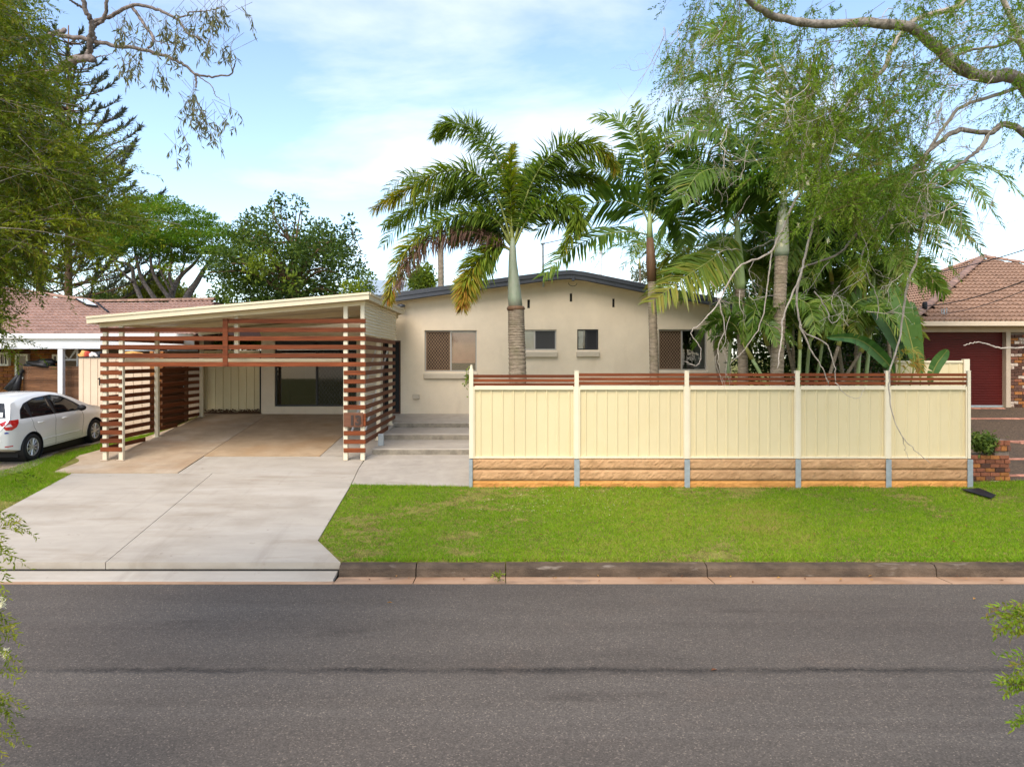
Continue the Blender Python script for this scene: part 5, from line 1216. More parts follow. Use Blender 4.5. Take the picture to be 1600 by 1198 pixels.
# ---- second palm
YB_ = 18.0
pb = thing('slender_palm', at(1022, 600, YB_), 'slender palm with a brown crownshaft between the small window and the right window', 'palm tree')
trunk_mesh('trunk', [Vector((X_(1023, YB_), YB_, .6)), at(1022, 575, YB_), at(1020, 500, YB_), at(1018.5, 440, YB_)], [.12, .115, .108, .105], M['palm_trunk'], pb, .10, .05, 14)
MB().tube([at(1018.5, 440, YB_), at(1017, 410, YB_), at(1015.5, 372, YB_)], [.115, .125, .085], 14).build('sheath', M['crownshaft_b'], pb, True)
MB().tube([at(1015.5, 374, YB_), at(1015, 352, YB_), at(1015, 330, YB_)], [.085, .07, .04], 12).build('crownshaft', M['crownshaft_g'], pb, True)
FB = [([(1015, 350), (1010, 290), (998, 235), (970, 190), (930, 182)], .6, .3, .1), ([(1015, 345), (1012, 280), (1002, 215), (990, 166)], .2, .42, .1), ([(1014, 350), (1000, 325), (965, 314), (900, 324), (842, 360)], -.6, .25, .15), ([(1013, 367), (985, 362), (940, 368), (895, 388), (848, 432)], -1.0, .25, .2),
      ([(1016, 350), (1030, 310), (1052, 280), (1090, 268), (1125, 300)], -.6, .25, .1), ([(1016, 350), (1035, 320), (1060, 262), (1090, 225)], .8, .25, .1), ([(1016, 348), (1022, 280), (1032, 220), (1062, 180), (1100, 185)], .3, .25, .1), ([(1015, 350), (990, 300), (955, 270), (905, 262)], 1.0, .2, .1), ([(1016, 350), (1040, 335), (1062, 345), (1070, 380)], -.7, .2, .1)]
for i, (pp, dy, v, vt) in enumerate(FB): frond(pb, pf(pp, YB_, dy), 78, .85, .036, False, 'palm', v, v + .08, vt, .45, .14, .022, 200 + i, .55, .3)
# ---- third and fourth palms on the right
def palm(name, label, px, Y, w, ring_y, crown, fr, seed, shaft='crownshaft_g', nl=60, L_=.8, mt='palm', top=None):
    o = thing(name, at(px[0], 600, Y), label, 'palm tree')
    trunk_mesh('trunk', [Vector((X_(px[0], Y), Y, .6)), at(px[0], 580, Y), at((px[0] + px[1]) / 2, (580 + ring_y) / 2, Y), at(px[1], ring_y, Y)], [w * 1.08, w, w * .95, w * .95], M['palm_trunk'], o, .11, .05, 14)
    MB().tube([at(px[1], ring_y + 1, Y), at(px[1], ring_y - 8, Y), at((px[1] + crown[0]) / 2, (ring_y + crown[1]) / 2, Y), at(crown[0], crown[1], Y), at(crown[0], crown[1] - 18, Y)], [w * .98, w * 1.12, w * .95, w * .62, w * .35], 14).build('crownshaft', M[shaft], o, True)
    for i, (pp, dy, v, vt) in enumerate(fr): frond(o, pf([(crown[0], crown[1] - 6)] + pp, Y, dy), nl, L_, .036, False, mt, v, v + .08, vt, .5, .12, .024, seed + i, .55, .28)
    return o
palm('green_shaft_palm', 'palm with a bright green crownshaft right of the right house window', (1161, 1156), 17.2, .12, 451, (1152, 362),
     [([(1125, 395), (1075, 430), (1018, 472)], -1.0, .5, .25), ([(1120, 330), (1080, 300), (1048, 330), (1035, 370)], -.6, .25, .1), ([(1125, 290), (1085, 240), (1040, 225)], .4, .22, .1), ([(1150, 290), (1135, 220), (1105, 165)], .2, .22, .1), ([(1170, 300), (1200, 255), (1235, 250)], .3, .2, .1), ([(1180, 335), (1215, 335), (1240, 370)], -.6, .2, .1), ([(1130, 320), (1095, 285), (1060, 270), (1030, 285)], .8, .2, .1), ([(1145, 300), (1160, 240), (1190, 200)], .8, .2, .1)], 300, nl=80, L_=.95)
palm('tall_grey_palm', 'taller palm with a thicker grey trunk behind the bare branches', (1214, 1221), 16.6, .155, 400, (1224, 318),
     [([(1215, 240), (1195, 140), (1166, 76), (1128, 46), (1088, 48)], .4, .28, .1), ([(1195, 270), (1150, 215), (1100, 195), (1055, 215)], -.5, .25, .1), ([(1190, 290), (1140, 265), (1095, 270), (1065, 310)], -.9, .22, .1), ([(1240, 230), (1255, 150), (1285, 90)], .5, .25, .1), ([(1255, 250), (1300, 205), (1350, 205), (1390, 245)], -.4, .25, .1), ([(1260, 285), (1310, 270), (1350, 300), (1370, 345)], -.7, .22, .1), ([(1200, 230), (1160, 160), (1110, 120), (1060, 125)], .8, .22, .1), ([(1228, 230), (1230, 150), (1215, 85)], .6, .3, .1), ([(1250, 270), (1275, 295), (1290, 350)], -.9, .2, .1), ([(1200, 295), (1165, 300), (1140, 340)], -.9, .18, .1)], 330, shaft='crownshaft', nl=90, L_=1.0)
# ---- cane palms: clumps of several stems
def cane(name, label, bx, Y, stems, seed, nl=46, L_=.55):
    r = np.random.default_rng(seed); o = thing(name, at(bx, 600, Y), label, 'palm clump')
    for k, (tx, ty, nf, fl, yel) in enumerate(stems):
        yy = Y + r.uniform(-.4, .4); a = Vector((X_(bx, yy) + r.uniform(-.15, .15), yy, .6)); b = at(tx, ty, yy)
        MB().tube([Vector(q) for q in spline([a, a.lerp(b, .5) + Vector((r.uniform(-.08, .08), 0, 0)), b], 12)], list(np.linspace(.055, .04, 12)), 8).build('stem', M['crownshaft_g'] if k % 2 else M['palm_trunk'], o, True)
        MB().tube([b, b + (b - a).normalized() * .5], [.06, .03], 8).build('crownshaft', mat_cane, o, True)
        c = b + (b - a).normalized() * .42
        for i in range(nf):
            az_ = 2 * math.pi * (i + r.uniform(-.3, .3)) / nf; el_ = r.uniform(.55, 1.25); l = fl * r.uniform(.8, 1.15)
            h = Vector((math.cos(az_), math.sin(az_) * .8, 0)); p1 = c + h * l * .28 * math.cos(el_) * 1.3 + Vector((0, 0, l * .42 * math.sin(el_))); p2 = c + h * l * .62 + Vector((0, 0, l * (.62 * math.sin(el_) - .12))); p3 = c + h * l * .98 + Vector((0, 0, l * (.45 * math.sin(el_) - .42)))
            v = r.uniform(.15, .4) + yel * r.uniform(0, 1); frond(o, [c, p1, p2, p3], int(nl * 1.25), L_ * 1.1, .027, False, 'palm', v, v + .06, .12, .5, .14, .014, seed * 50 + k * 10 + i, .6, .3)
    return o
mat_cane = mat('cane_shaft', (0.42, 0.30, 0.06), .5, .3, 4, c2=(.30, .34, .10))
cane('cane_palm', 'yellowing cane palm clump low in front of the right end of the house', 1135, 18.6, [(1110, 470, 7, 1.9, .3), (1150, 440, 6, 2.0, .2), (1185, 470, 7, 2.0, .15)], 41)
cane('cane_palm', 'tall cane palm clump with orange stems in the centre of the garden corner', 1335, 18.0, [(1335, 405, 8, 2.4, .05), (1368, 395, 8, 2.5, .1), (1300, 440, 7, 2.2, .0), (1350, 470, 6, 1.9, .15)], 42, 52, .6)
cane('cane_palm', 'dark green cane palm clump behind the tall grey palm trunk', 1255, 19.2, [(1240, 420, 8, 2.3, .0), (1275, 455, 8, 2.2, .0), (1215, 470, 7, 2.0, .0), (1290, 500, 7, 1.8, .0)], 43, 52, .6)
cane('cane_palm', 'cane palm clump leaning right towards the tiled roof', 1395, 18.8, [(1420, 350, 9, 2.6, .05), (1400, 410, 7, 2.2, .05), (1385, 480, 7, 1.8, .1)], 44, 52, .6)
cane('cane_palm', 'low dense cane palm clump just behind the fence slats', 1260, 17.0, [(1200, 540, 7, 1.5, .0), (1250, 545, 7, 1.5, .0), (1310, 540, 7, 1.6, .05), (1175, 560, 6, 1.2, .0), (1345, 550, 6, 1.4, .2)], 45, 44, .42)
cane('cane_palm', 'distant cane palm clump behind the house ridge', 1010, 33, [(1000, 420, 7, 2.6, .1), (1035, 428, 7, 2.4, .1)], 46, 30, .6)
# ---- bird of paradise leaves
bp = thing('giant_strelitzia', at(1405, 600, 16.2), 'giant bird of paradise with broad paddle leaves before the tiled roof', 'plant')
def paddle(pts, Y, dy, width, seed, face=0.0, v=.4):
    r = np.random.default_rng(seed); c = spline(pf(pts, Y, dy), 30); n = 30; tg = norm(np.gradient(c, axis=0))
    view = norm(c - np.array([0, 0, CZ])); side = norm(np.cross(tg, view)); nr_ = norm(np.cross(side, tg))
    t = np.linspace(0, 1, n); s0 = .25; prof = np.where(t < s0, .0, np.sqrt(np.clip(np.sin(np.clip((t - s0) / (1 - s0), 0, 1) ** .8 * math.pi), 0, 1)))
    m = MB().tube([Vector(q) for q in c[::2]], list(np.linspace(.022, .005, 15)), 6); lf = m.build('leaf', M['rachis'], bp, True)
    lb = LB()
    for sg in (1, -1):
        for i in range(int(n * s0), n - 1):
            tear = r.uniform() < .10
            w0, w1 = prof[i] * width, prof[i + 1] * width; fold = .28 + face
            e0 = c[i] + side[i] * sg * w0 * math.cos(fold) + nr_[i] * -w0 * math.sin(fold) + tg[i] * w0 * .25; e1 = c[i + 1] + side[i + 1] * sg * w1 * math.cos(fold) + nr_[i + 1] * -w1 * math.sin(fold) + tg[i + 1] * w1 * .25
            if tear: e1 = e1 * .85 + e0 * .15 - np.array([0, 0, .03])
            vv = v + r.normal(0, .06)
            lb.quads(c[i][None], c[i + 1][None], e1[None], e0[None], np.array([vv]))
    lb.build('blade', M['banana'], lf); return lf
paddle([(1412, 640), (1428, 570), (1420, 520), (1405, 470), (1391, 440)], 16.2, .1, .19, 1, v=.55)
paddle([(1400, 640), (1406, 560), (1395, 520), (1375, 490), (1357, 466)], 16.5, .3, .20, 2, v=.15)
paddle([(1398, 640), (1396, 585), (1375, 555), (1340, 530), (1290, 527)], 16.0, -.5, .16, 3, .3, v=.3)
paddle([(1435, 640), (1438, 590), (1432, 540), (1428, 500), (1424, 470)], 16.8, .3, .15, 4, v=.45)
paddle([(1445, 640), (1452, 600), (1462, 572), (1473, 556), (1481, 546)], 15.6, -.3, .13, 5, v=.45)
frond(bp, pf([(1400, 590), (1410, 555), (1425, 545), (1440, 560)], 16, -.3), 24, .35, .018, False, 'palm', .7, .8, .1, .6, .1, .01, 77)
frond(bp, pf([(1405, 590), (1420, 570), (1435, 565), (1440, 580)], 15.9, -.3), 24, .30, .018, False, 'palm', .75, .85, .1, .6, .1, .01, 78)

# ---- broadleaf helpers
def clump_leaves(lb, centers, radius, per, L_, w, v0, r, flat=1.0, vs=.14, droop=0.0):
    for (c, rad) in zip(centers, radius):
        n = int(per * (rad ** 1.6)); d = unit(n, r); q = rad * r.uniform(.25, 1, n) ** (1 / 2.2)
        p = np.array(c) + d * q[:, None] * np.array([1, 1, flat]); dirv = norm(d * .7 + r.normal(0, .6, (n, 3)) + np.array([0, 0, -droop])); nr_ = norm(r.normal(0, .6, (n, 3)) + np.array([0, 0, 1.0]))
        base_v = r.normal(v0, .10); lb.leaves(p, dirv, nr_, L_ * r.uniform(.7, 1.25, n), w * r.uniform(.7, 1.2, n), r.normal(base_v, vs, n), .08)
def limb(path, r0, r1, n=14, k=7):
    return [Vector(q) for q in spline(path, n)], list(np.linspace(r0, r1, n)), k
def pick_in(poly, n, r):
    xs0, xs1 = min(p[0] for p in poly), max(p[0] for p in poly); ys0, ys1 = min(p[1] for p in poly), max(p[1] for p in poly); o = []
    while len(o) < n:
        x, y = r.uniform(xs0, xs1), r.uniform(ys0, ys1)
        if inside(poly, x, y): o.append((x, y))
    return o
# ---- dense dark tree behind the carport
r = np.random.default_rng(21); YT = 30
dt = thing('dense_evergreen_tree', Vector((X_(460, YT), YT, 1.1)), 'dense dark green broadleaf tree rising behind the carport roof', 'tree')
poly = [(322, 470), (318, 430), (335, 395), (360, 370), (395, 345), (410, 335), (440, 338), (462, 345), (490, 352), (515, 358), (535, 372), (552, 398), (570, 418), (582, 440), (578, 470), (560, 520), (340, 520)]
pts_ = pick_in(poly, 215, r); cen, rad = [], []
for x, y in pts_:
    yy = YT + r.uniform(-2.6, 2.6); cen.append(at(x, y, yy)); rad.append(r.uniform(.3, .7))
for x, y in [(428, 322), (440, 312), (462, 313), (470, 325), (448, 332), (430, 312), (545, 345), (548, 356), (556, 370), (385, 345), (505, 360)]: cen.append(at(x, y, YT + r.uniform(-.6, .6))); rad.append(.28)
tr_ = MB(); base = Vector((X_(460, YT), YT, 1.0)); hub = at(455, 450, YT)
tr_.tube([base, base.lerp(hub, .5), hub], [.32, .27, .22], 10)
for c in r.choice(len(cen), 34, replace=False): q = Vector(cen[c]); tr_.tube(*limb([hub + Vector((0, 0, -.6 * r.uniform())), hub.lerp(q, .5) + Vector((0, 0, .3)), q], .09, .015))
for c in range(215, 226): q = Vector(cen[c]); tr_.tube(*limb([at(455 if q.x < 0 and c < 306 else 520, 380, YT), q + Vector((0, 0, -.8)), q], .04, .008))
tr_.build('trunk', M['bark_brown'], dt, True)
lb = LB(); clump_leaves(lb, cen, rad, 330, .18, .045, .42, r, vs=.18); cr = lb.build('crown', M['broad'], dt)
lb2 = LB(); cc = [at(x, y, YT - 2.9) for x, y in [(392, 408), (405, 415), (412, 402), (398, 428), (420, 410), (545, 452), (552, 458), (560, 450), (455, 440)]]; clump_leaves(lb2, cc, [.42] * len(cc), 300, .17, .045, .9, r); lb2.build('young_leaves', M['broad'], cr)
# ---- poinciana
r = np.random.default_rng(22); YP_ = 34
po = thing('umbrella_poinciana', Vector((X_(285, YP_), YP_, 1.1)), 'spreading umbrella shaped poinciana with bare forking limbs and feathery canopy', 'tree')
m = MB(); sc_ = lambda x, y: (140 + x / 3.333, 290 + y / 3.333)
for path, r0, r1 in (([(300, 760), (270, 600), (232, 505), (222, 430), (190, 405), (140, 392), (105, 340), (70, 285)], .22, .05), ([(228, 505), (180, 460), (135, 415), (125, 380), (110, 300)], .12, .04), ([(420, 760), (345, 600), (270, 480), (235, 330), (225, 240)], .26, .06), ([(425, 600), (345, 485), (318, 390), (330, 300)], .20, .06), ([(430, 780), (425, 600), (440, 530), (480, 465), (545, 405), (600, 330)], .34, .08), ([(440, 545), (415, 470), (430, 380), (420, 300)], .16, .05), ([(470, 480), (490, 420), (520, 340)], .11, .04), ([(470, 790), (500, 600), (560, 500), (600, 430), (660, 350)], .42, .08), ([(345, 485), (290, 390), (240, 370)], .06, .03), ([(425, 560), (370, 440), (360, 330)], .1, .04)):
    m.tube(*limb([at(*sc_(*p), YP_ + (i * .25 if r0 > .2 else -.2 * i)) for i, p in enumerate(path)], r0 * .55, r1 * .6, 24, 9))
m.build('trunk', M['bark_gum'], po, True)
cen, rad = [], []
for x, y in pick_in([(150, 345), (175, 318), (212, 308), (260, 312), (300, 328), (340, 345), (375, 358), (372, 392), (340, 398), (300, 404), (262, 416), (240, 402), (205, 386), (168, 398), (150, 392)], 150, r): y = 300 + round((y - 300) / 13) * 13 + r.normal(0, 1.6); cen.append(at(x, y, YP_ + r.uniform(-3.5, 3.5))); rad.append(r.uniform(.5, 1.0))
for x, y in [(212, 306), (243, 312), (275, 318), (160, 400), (190, 395), (268, 425), (250, 390)]: cen.append(at(x, y, YP_)); rad.append(.45)
lb = LB(); clump_leaves(lb, cen, rad, 360, .15, .030, .45, r, flat=.16, vs=.16); lb.build('crown', M['poinciana'], po)
# ---- Norfolk style pines
def norfolk(px, Y, ytop, label, seed, lmax=5.2, z0=4.5):
    r = np.random.default_rng(seed); o = thing('whorled_pine', Vector((X_(px, Y), Y, 1.2)), label, 'tree'); x0 = X_(px, Y); zt = Z_(ytop, Y)
    m = MB(); m.tube([Vector((x0, Y, 1)), Vector((x0, Y, zt * .5)), Vector((x0, Y, zt))], [.24, .17, .03], 10); lb = LB(); z = z0; bm_ = MB()
    while z < zt - .4:
        f = (zt - z) / (zt - z0); L_ = .5 + lmax * f ** .75
        for k in range(7):
            a = 2 * math.pi * k / 7 + r.uniform(0, 1); l = L_ * r.uniform(.8, 1.1); h = np.array([math.cos(a), math.sin(a), 0]); p0 = np.array([x0, Y, z])
            path = spline([p0, p0 + h * l * .5 + [0, 0, l * .12], p0 + h * l * .85 + [0, 0, l * .34], p0 + h * l + [0, 0, l * .52]], 12)
            bm_.tube([Vector(q) for q in path[::2]], list(np.linspace(.045, .012, 6)), 4)
            n = int(44 * l); t = r.uniform(.25, 1, n) ** .8; p = np.stack([np.interp(t, np.linspace(0, 1, 12), path[:, j]) for j in range(3)], 1)
            d = norm(h * .55 + np.array([0, 0, .75]) + r.normal(0, .35, (n, 3))); l2 = .36 * r.uniform(.5, 1.2, n); wv = norm(np.cross(d, unit(n, r))) * .026
            lb.strips(p, p + d * (l2 * .55)[:, None], p + d * l2[:, None], wv, r.normal(.4, .2, n))
        z += .72
    m.build('trunk', M['bark_brown'], o, True); cr = lb.build('crown', M['pine'], o); bm_.build('branches', M['bark_brown'], cr, True)
norfolk(107, 38, 40, 'tall whorled pine with upswept tips behind the left bottlebrush', 31)
norfolk(62, 41, 120, 'smaller whorled pine with brown trunk left of the taller pine', 32, 3.6, 6.5)
# ---- background shrubs and trees
def bush(name, label, cat, poly, Y, n, rr, leaf, material, seed, per=260, v0=.45, dY=1.5, base_px=None):
    r = np.random.default_rng(seed); cx_ = base_px or sum(p[0] for p in poly) / len(poly); o = thing(name, Vector((X_(cx_, Y), Y, 1.1)), label, cat)
    cen = [at(x, y, Y + r.uniform(-dY, dY)) for x, y in pick_in(poly, n, r)]; rad = r.uniform(rr[0], rr[1], n)
    m = MB(); b = Vector((X_(cx_, Y), Y, 1.0)); hub = Vector((b.x, Y, min(c.z for c in cen) + .2)); m.tube([b, hub], [.16, .12], 8)
    for c in cen[::max(1, n // 14)]: m.tube(*limb([hub, hub.lerp(c, .5) + Vector((0, 0, .15)), c], .05, .012, 8, 5))
    m.build('trunk', M['bark_brown'], o, True); lb = LB(); clump_leaves(lb, cen, rad, per, leaf, leaf * .26, v0, r); lb.build('crown', material, o); return o
bush('yellow_green_tree', 'yellow green leafy tree low behind the pink tiled roof', 'tree', [(196, 472), (205, 452), (232, 441), (262, 446), (285, 455), (300, 476), (200, 480)], 40, 70, (.4, .8), .2, M['yellowbush'], 51)
bush('grey_scrub_tree', 'wispy grey green scrubby tree between the pines and the poinciana', 'tree', [(140, 474), (150, 440), (165, 415), (180, 425), (195, 440), (205, 472)], 42, 46, (.3, .6), .16, M['greybush'], 52, 130)
bush('low_green_shrub', 'low dark green shrub peeking over the tiled roof at its valley', 'shrub', [(118, 474), (130, 464), (160, 460), (190, 466), (195, 478), (120, 478)], 39, 40, (.3, .5), .16, M['broad'], 53)
bush('bright_shrub', 'bright green shrub seen under the carport roof beside the house', 'shrub', [(318, 545), (322, 515), (350, 505), (395, 505), (408, 520), (408, 545)], 27, 60, (.25, .5), .14, M['broad'], 54, 300, .8)
bush('leafy_treetop', 'bright green treetop behind the house left of the foxtail palm', 'tree', [(642, 452), (645, 430), (660, 420), (672, 428), (676, 448)], 40, 40, (.3, .6), .2, M['broad'], 55, 220, .75)
bush('leafy_treetop', 'grey green treetop far behind the house near the slender palm', 'tree', [(985, 440), (990, 418), (1005, 408), (1020, 425), (1060, 415), (1075, 440)], 45, 40, (.3, .7), .2, M['greybush'], 56, 160, .5)
bush('far_shrub', 'small dark shrub top above the charcoal roof near the palm frond', 'shrub', [(712, 446), (716, 438), (726, 436), (730, 446)], 42, 12, (.2, .35), .16, M['broad'], 57)
bush('garden_shrub', 'dark leafy shrub filling behind the palms at the garden corner', 'shrub', [(1146, 590), (1150, 520), (1185, 470), (1240, 440), (1290, 470), (1340, 500), (1400, 520), (1425, 585)], 20.3, 170, (.3, .6), .15, M['broad'], 58, 260, .22, .6)
bush('garden_shrub', 'leafy shrub behind the house roof corner right of the charcoal barge', 'shrub', [(1150, 470), (1165, 430), (1210, 410), (1260, 420), (1330, 440), (1380, 420), (1400, 480), (1300, 500)], 23.5, 110, (.35, .6), .16, M['broad'], 59, 240, .3, .8, 1260)
# distant palm behind the house
dp = thing('distant_palm', Vector((X_(689, 30), 30, 1.1)), 'distant thin palm rising behind the charcoal roof near the foxtail crown', 'palm tree')
trunk_mesh('trunk', [Vector((X_(690, 30), 30, 1)), at(689, 430, 30), at(688, 370, 30)], [.15, .13, .12], M['palm_trunk'], dp, .2, .04, 10)
for i, pp in enumerate(([(688, 372), (670, 310), (640, 275), (600, 300)], [(688, 372), (660, 340), (625, 350), (598, 385)], [(688, 372), (700, 310), (730, 290), (750, 330)], [(688, 372), (680, 320), (655, 280), (640, 270)], [(688, 372), (665, 370), (640, 400), (630, 430)])):
    frond(dp, pf(pp, 30, .5), 46, .95, .03, False, 'palm', .2, .25, .1, .5, .1, .03, 400 + i)

# ---- needle sprigs (bottlebrush kind)
def sprigs(lb, p, d, ln, nleaf, lL, lw, r, v0=.4, droop=.35, vs=.14, tipv=.15):
    n = len(p); t = np.tile(np.linspace(.12, 1, nleaf), (n, 1)) + r.uniform(-.03, .03, (n, nleaf))
    g = np.array([0, 0, -1.0]); D = d[:, None, :]; Ln = ln[:, None, None]
    q = p[:, None, :] + D * (t[..., None] * Ln) + g * (droop * (t[..., None] ** 2) * Ln)
    tan = norm(D + g * (2 * droop * t[..., None])); rd_ = norm(np.cross(tan, r.normal(size=(n, nleaf, 3))))
    dl = norm(tan * .75 + rd_ * .75); L_ = lL * r.uniform(.65, 1.2, (n, nleaf)); side = norm(np.cross(dl, r.normal(size=(n, nleaf, 3)))) * (lw * r.uniform(.7, 1.2, (n, nleaf)))[..., None]
    var = v0 + r.normal(0, vs, (n, 1)) + tipv * (t - .5) + r.normal(0, .06, (n, nleaf))
    a = q.reshape(-1, 3); e = (q + dl * L_[..., None]).reshape(-1, 3); mm = (q + dl * (L_ * .45)[..., None]); s_ = side
    lb.quads(a, (mm - s_).reshape(-1, 3), e, (mm + s_).reshape(-1, 3), var.ravel())
    # the twig of each sprig
    tw = norm(np.cross(d, r.normal(size=(n, 3)))) * (lw * .28)
    lb.quads(p - tw, p + tw, p + d * ln[:, None] + g * (droop * ln)[:, None] + tw * .3, p + d * ln[:, None] + g * (droop * ln)[:, None] - tw * .3, np.full(n, 1.0))
def sprays(lb, tw, starts, dirs, lens, nsp, splen, nleaf, lL, lw, r, v0, droop=.6, vs=.16):
    P_, D_, L__, V_ = [], [], [], []
    for p, d, l in zip(starts, dirs, lens):
        vv = r.normal(v0, vs); side = norm(np.cross(d, r.normal(size=3))); bend = side * r.normal(0, .12)
        t = np.linspace(0, 1, 7); path = p + d * (t * l)[:, None] + (np.array([0, 0, -1.0]) * droop * .5 + bend) * (t ** 2 * l)[:, None]
        tw.tube([Vector(q) for q in path], list(np.linspace(.0042, .0012, 7) * max(.6, l)), 4)
        k = max(3, int(nsp * l)); ts = np.concatenate([r.uniform(.12, 1, k - 1), [1.0]]); q = np.stack([np.interp(ts, t, path[:, j]) for j in range(3)], 1)
        tan = norm(np.stack([np.interp(ts, t, np.gradient(path, axis=0)[:, j]) for j in range(3)], 1)); dd = norm(tan * .9 + norm(np.cross(tan, r.normal(size=(k, 3)))) * .75); dd[-1] = tan[-1]
        P_.append(q); D_.append(dd); L__.append(r.uniform(splen[0], splen[1], k)); V_.append(np.full(k, vv))
    P_, D_, L__, V_ = map(np.concatenate, (P_, D_, L__, V_)); sprigs(lb, P_, D_, L__, nleaf, lL, lw, r, V_[:, None], droop * .5, .06)
def gapnoise(x, y, s, ph): return math.sin(x / s + ph) * math.cos(y / s * 1.3 + ph * 2) + .6 * math.sin(x / s * 2.3 + y / s * 1.9 + ph * 3)
# ---- bottlebrush on the left, near the eye
r = np.random.default_rng(61)
bb_ = thing('left_bottlebrush', Vector((-4.6, 1.5, -.3)), 'fine leaved bottlebrush tree hanging into the left edge of the view', 'tree')
poly = [(-140, -60), (30, -60), (42, 10), (78, 52), (84, 95), (98, 132), (122, 192), (158, 214), (186, 258), (194, 305), (184, 335), (158, 352), (138, 372), (100, 378), (60, 385), (30, 412), (10, 450), (-20, 490), (-140, 500)]
tw_l = MB(); lb = LB(); pp = []
while len(pp) < 800:
    x, y = pick_in(poly, 1, r)[0]
    if gapnoise(x, y, 19, 1.3) < -.35: continue
    if x > 50 and y > 330 and r.uniform() < .5: continue
    pp.append(np.array(at(x, y, r.uniform(4.9, 7.0))))
pp = np.array(pp); n = len(pp); dd = norm(np.stack([r.normal(.75, .3, n), r.normal(0, .4, n), r.normal(.12, .35, n)], 1))
ll_ = r.uniform(.4, .85, n)
sprays(lb, tw_l, pp - dd * (ll_ * .9)[:, None], dd, ll_, 17, (.14, .30), 24, .040, .0052, r, .36, .45)
we = []
for x, y in pick_in([(60, 40), (110, 130), (160, 200), (190, 250), (190, 320), (150, 365), (60, 405), (14, 430), (4, 500), (-25, 500), (-15, 430), (60, 385), (150, 340), (165, 280)], 46, r): we.append(np.array(at(x - 45, y, r.uniform(5.2, 6.6))))
we = np.array(we); n = len(we); dd = norm(np.stack([r.normal(.6, .35, n), r.normal(0, .4, n), r.normal(-.2, .4, n)], 1)); sprays(lb, tw_l, we, dd, r.uniform(.25, .45, n), 14, (.12, .26), 22, .038, .0044, r, .5, .5)
ex = []
for ty in (850, 985, 1100):
    for k in range(16): ex.append(np.array(at(r.uniform(-170, -60), ty + r.normal(0, 40) - 25, r.uniform(4.1, 4.5))))
ex = np.array(ex); n = len(ex); sprays(lb, tw_l, ex, norm(np.stack([r.normal(.2, .4, n), r.normal(0, .5, n), r.normal(-.4, .4, n)], 1)), r.uniform(.2, .35, n), 22, (.1, .2), 20, .036, .0048, r, .45, .5)
tw_l.build('twigs', M['bark_grey'], bb_)['kind'] = 'stuff'
# low drooping ends over the road
lo = []; ld = []; ll = []
for (x, y, tx, ty) in ((-25, 800, 28, 822), (-20, 815, 25, 868), (-25, 850, 15, 850), (-20, 835, 32, 882), (-25, 860, 10, 905), (-20, 900, 6, 925), (-25, 955, 22, 965), (-20, 970, 30, 1000), (-22, 985, 18, 1030), (-25, 1030, 15, 1045), (-25, 1080, 32, 1092), (-22, 1085, 15, 1130), (-25, 1105, 14, 1115), (-25, 1140, 12, 1165), (-25, 1165, 4, 1190), (-25, 1000, 25, 985), (-22, 1010, 34, 1030)):
    a, b = np.array(at(x, y, 4.3)), np.array(at(tx, ty - 12, 4.1 + r.uniform(-.2, .2)))
    for k in range(2): o_ = r.normal(0, .015, 3); lo.append(a + o_); v = b - a + r.normal(0, .02, 3); ld.append(v / np.linalg.norm(v)); ll.append(np.linalg.norm(v))
sprigs(lb, np.array(lo), np.array(ld), np.array(ll), 22, .038, .0052, r, .52, .22)
lb.build('foliage', M['bottlebrush'], bb_)
m = MB(); tb = Vector((-4.6, 1.5, -.3)); th = Vector((-4.5, 2.0, 2.6))
m.tube([tb, Vector((-4.65, 1.7, 1.2)), th], [.20, .16, .13], 10)
for px, py, Y, r0 in ((40, 60, 6, .05), (-20, 180, 5.5, .06), (90, 230, 6.2, .05), (120, 300, 6, .04), (20, 350, 5.6, .05), (60, 390, 6.2, .035), (-40, 480, 5.4, .04), (90, 130, 6.4, .03), (150, 260, 6.3, .03)):
    q = at(px, py, Y); m.tube(*limb([th, th.lerp(q, .45) + Vector((0, 0, .5)), q], r0, .008, 16, 6))
for ty in (850, 985, 1100):
    q = at(-22, ty, 4.3); m.tube(*limb([th, Vector((-4.0, 3.4, 2.4)), q + Vector((-.3, -.1, .5)), q], .03, .005, 16, 5))
for x, y in pick_in(poly, 45, r):
    q = at(x, y, r.uniform(5.2, 6.8)); e = q + Vector((r.uniform(.1, .25), r.uniform(-.2, .2), r.uniform(-.1, .15))); m.tube([q, q.lerp(e, .5) + Vector((0, 0, .04)), e], [.007, .005, .002], 4)
m.build('trunk', M['bark_grey'], bb_, True)
def blossoms(parent, spots, seed):
    r = np.random.default_rng(seed)
    for (x, y, Y) in spots:
        c = np.array(at(x, y, Y)); n = 90; d = norm(r.normal(size=(n, 3)) * [1, 1, .8]); ax = c + np.stack([r.uniform(-.01, .01, n), r.uniform(-.01, .01, n), r.uniform(-.03, .03, n)], 1)
        lb = LB(); lb.strips(ax, ax + d * .011, ax + d * .022, norm(np.cross(d, unit(n, r))) * .0022, np.full(n, .5)); lb.build('blossom', M['flower'], parent)
blossoms(bb_, [(3, 940, 4.3), (7, 1021, 4.2), (78, 233, 6), (122, 258, 6)], 5)
